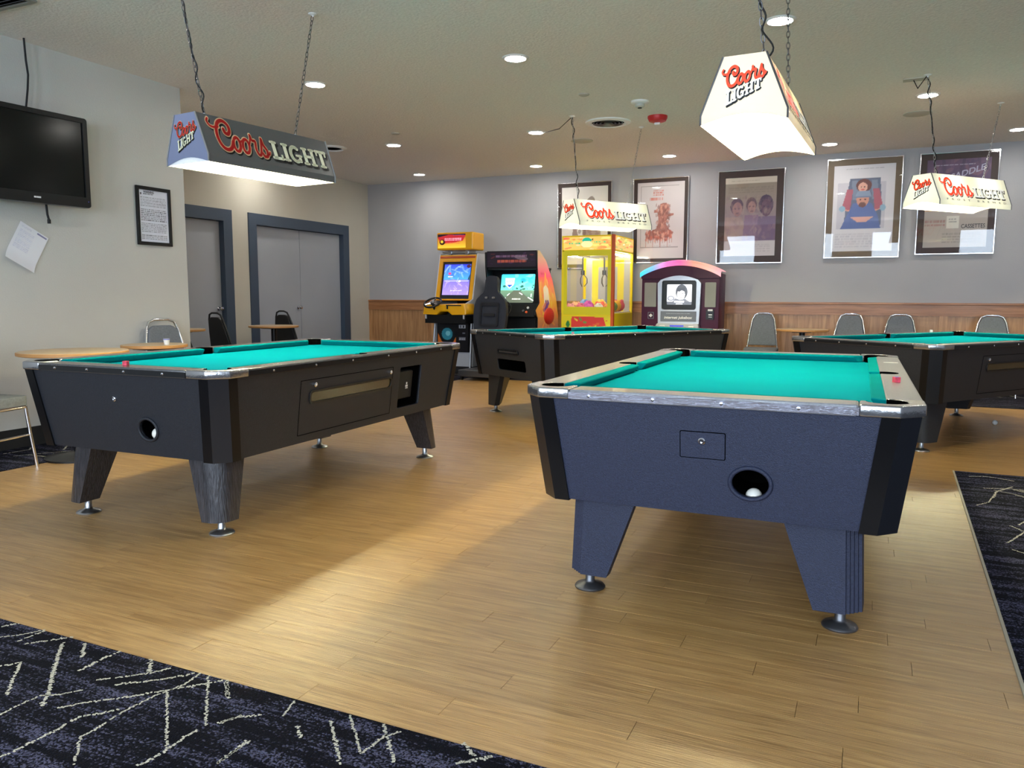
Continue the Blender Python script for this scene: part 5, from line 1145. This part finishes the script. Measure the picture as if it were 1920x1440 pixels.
p = Paint(90, 72, (226, 228, 236)); p.ell(.58, .62, .23, .36, (74, 76, 82)).ell(.56, .50, .15, .27, (226, 226, 230)).poly([(.40, .82), (.72, .84), (.70, .64), (.58, .70), (.48, .62), (.42, .70)], (66, 68, 74)).poly([(.2, .12), (.34, .32), (.52, .25), (.72, .30), (.95, .12)], (110, 112, 120)).ell(.50, .53, .03, .014, (50, 52, 58)).ell(.62, .54, .03, .014, (50, 52, 58)).line(.55, .50, .54, .42, .012, (150, 150, 156)).ell(.56, .34, .05, .014, (120, 100, 104)).rect(0, 1, 0, .16, (96, 98, 106)).ell(.17, .32, .14, .12, (120, 122, 130)).ell(.17, .32, .10, .08, (180, 182, 190)).rect(.3, .68, .12, .2, (232, 232, 238)).rect(.36, .62, .03, .08, (232, 232, 238))
link('screen', p.mesh(.34, .275, m_scr, FRONT(0, -.006, 1.153)), r)
me = plate([(-.235, .80), (.235, .80), (.235, .935), (-.235, .935)], [], .01, M('label_grey', lin(104, 108, 120), .4), frame_m((0, -.049, 0), (1, 0, 0), (0, 0, 1))); lb = link('name_plate', me, r, bevel=.003)
link('lettering', text_mesh('internet jukebox', .37, .048, m_ink_white, FRONT(.0, -.0555, .848), bold=.02, shear=.2), lb)
p_ = Paint(60, 8, (104, 108, 120)); p_.bars(.02, .98, .2, .8, 1, (200, 204, 214), .8, 3); link('small_print', p_.mesh(.33, .016, m_print, FRONT(0, -.0549, .905)), lb)
mb = MB(); mb.loft([(-.30, -.16), (.30, -.16), (.28, .0), (-.28, .0)], .70, [(-.27, -.10), (.27, -.10), (.27, .0), (-.27, .0)], .775); sh_ = obj('control_shelf', mb, m_silver, r, bevel=.008)
mb = MB(); mb.box(-.09, .09, -.132, -.125, .735, .755); obj('blue_display', mb, M('display_blue', lin(60, 70, 190), .3, emit=.6), sh_)
for s in (-1, 1): mb = MB(); mb.box(s*.19-.035, s*.19+.035, -.137, -.128, .728, .752); obj('selector_button', mb, m_white, sh_, bevel=.003)
me = plate(rrect(-.42, -.34, .83, .92, .008), [rrect(-.412, -.348, .838, .912, .006)], .006, m_dull, frame_m((0, .002, 0), (1, 0, 0), (0, 0, 1))); link('emblem_frame', me, r)
me = plate([(-.38+.025*math.cos(t)*(1 if t % 1 else 1), .875+.025*math.sin(t)) for t in [PI/2*k for k in range(4)]], [], .006, m_white, frame_m((0, .002, 0), (1, 0, 0), (0, 0, 1))); link('emblem', me, r)
me = plate(rrect(.35, .45, .83, .96, .008), [], .02, m_black, frame_m((0, .002, 0), (1, 0, 0), (0, 0, 1))); bv = link('bill_acceptor', me, r, bevel=.003)
mb = MB(); mb.box(.375, .435, -.014, -.008, .94, .965); mb.box(.385, .43, -.012, -.008, .885, .90); mb.box(.385, .43, -.012, -.008, .86, .868); obj('bill_slot', mb, m_white, bv)

# ------------------------------------------------------------------ chairs and small tables
def bow(wt, wb, z0, z1, y0, y1, rad=.08):
    """path of the back tube: up the left side, over the top, down the right"""
    pts = []
    for x, z in ((-wb, z0), (-wb*.5-wt*.5, (z0+z1)/2), (-wt, z1-rad), (-wt+rad*.35, z1-rad*.25), (-wt+rad, z1), (wt-rad, z1), (wt-rad*.35, z1-rad*.25), (wt, z1-rad), (wb*.5+wt*.5, (z0+z1)/2), (wb, z0)):
        pts.append((x, y0+(y1-y0)*(z-z0)/(z1-z0), z))
    return pts
def make_chair(label, x, y, rz, black=False, wt=.15, wb=.205, top=.915, group=None):
    r = thing('stacking_chair', label, 'chair', (x, y, 0), rz, group or ('black banquet chairs in the alcove' if black else 'grey banquet chairs with chrome frames'))
    fm = m_blackvinyl if black else m_chrome; pm = m_blackvinyl if black else m_greyfab
    # chair faces -Y; back leans towards +Y
    mb = MB(); mb.tube(bow(wt, wb, .44, top, .17, .27), .0115, 8); obj('back_frame', mb, fm, r, smooth=60)
    gp = .016 if wt < .142 and not black else .05
    pad = [(-wb+.014, .50), (wb-.014, .50), (wt-.008, top-.09), (wt-.04, top-gp-.012), (wt-.07, top-gp), (-wt+.07, top-gp), (-wt+.04, top-gp-.012), (-wt+.008, top-.09)]
    me = plate(pad, [], .045, pm, frame_m((0, .17+.0, .0-.0), (1, 0, 0), (0, .0, 1)) @ Matrix.Identity(4)); me.transform(Matrix.Translation((0, -.44*.21, 0)) @ Matrix(((1, 0, 0, 0), (0, 1, .21, 0), (0, 0, 1, 0), (0, 0, 0, 1)))); link('backrest', me, r, bevel=.015)
    me = plate(rrect(-.205, .205, -.22, .19, .06), [], .06, pm, Matrix.Translation((0, 0, .445))); link('seat', me, r, bevel=.02)
    mb = MB(); mb.tube([(q[0], q[1], .405) for q in rrect(-.20, .20, -.215, .19, .06)], .011, 8, closed=True); obj('seat_frame', mb, fm, r, smooth=60)
    for s in (-1, 1):
        mb = MB(); mb.tube([(s*.195, -.18, .41), (s*.205, -.20, .2), (s*.215, -.225, 0)], .0115, 8); obj('leg', mb, fm, r, smooth=60)
        mb = MB(); mb.tube([(s*wb, .17, .45), (s*.205, .20, .3), (s*.215, .27, 0)], .0115, 8); obj('leg', mb, fm, r, smooth=60)
        mb = MB(); mb.tube([(s*.204, -.198, .22), (s*.207, .22, .22)], .007, 6); obj('stretcher', mb, fm, r, smooth=60)
    return r
make_chair('grey banquet chair beside the jukebox, left of the small table by the panelling', -1.26, 10.42, .06, wt=.135, wb=.19)
make_chair('grey banquet chair right of the small table by the panelling', -.25, 10.45, -.08, wt=.14)
make_chair('grey banquet chair second to the right of the small table by the panelling', .345, 10.45, .05, wt=.14)
make_chair('grey banquet chair rightmost along the panelling, behind the right table', 1.30, 10.45, 0, wt=.14)
make_chair('grey banquet chair against the left wall behind the round tables', -5.35, 4.87, 1.40, wt=.145)
make_chair('grey banquet chair cut by the left edge of the photo', -5.12, 3.03, PI+.2)
make_chair('black banquet chair left of the small alcove table', -7.10, 7.30, PI-.15, black=True, wt=.13)
make_chair('black banquet chair behind the small alcove table', -7.25, 8.62, PI-.05, black=True, wt=.12)
make_chair('black banquet chair mostly hidden behind the end of the left wall', -6.53, 6.16, PI-.05, black=True, wt=.12, top=.86)
def round_table(label, x, y, rad, ht=.745, edge=m_tableedge):
    r = thing('round_table', label, 'table', (x, y, 0), 0, 'small round tables')
    mb = MB(); mb.lathe([(.001, ht-.026), (rad-.01, ht-.026), (rad, ht-.022), (rad, ht-.004), (rad-.004, ht-.001)], 40); tp = obj('table_edge', mb, edge, r, smooth=40)
    mb = MB(); mb.lathe([(.001, ht-.002), (rad-.004, ht-.002), (rad-.006, ht)], 40); obj('tabletop', mb, m_tabletop, r)
    mb = MB(); mb.tube([(0, 0, .03), (0, 0, ht-.03)], .035, 14); obj('column', mb, m_black, r, smooth=60)
    mb = MB(); mb.box(-.11, .11, -.11, .11, ht-.04, ht-.027); obj('mount_plate', mb, m_black, r)
    mb = MB(); mb.lathe([(.22, 0), (.22, .012), (.12, .03), (.04, .045), (.001, .045)], 28); obj('base', mb, m_black, r, smooth=40)
    return r
round_table('round wood-edged table at the left wall, left of the other one', -4.98, 3.62, .345)
round_table('round wood-edged table by the left wall just behind the left pool table', -5.05, 4.35, .24, .748)
round_table('small round table between two black chairs in the alcove', -6.92, 7.80, .31)
round_table('small round table mostly hidden behind the end of the left wall', -7.12, 6.45, .30)
round_table('small round table between grey chairs in front of the back panelling', -.765, 10.30, .31, .73)
r = thing('paper_cup', 'small white cup on the round table behind the left pool table', 'cup', (-4.93, 4.36, .748))
mb = MB(); mb.lathe([(.018, 0), (.024, .045), (.022, .045), (.017, .003), (.001, .003)], 16); obj('cup_body', mb, m_white, r, smooth=40)
mb = MB(); mb.lathe([(.0245, .038), (.0245, .044)], 16, cap=False); obj('rim_band', mb, m_blue, r)
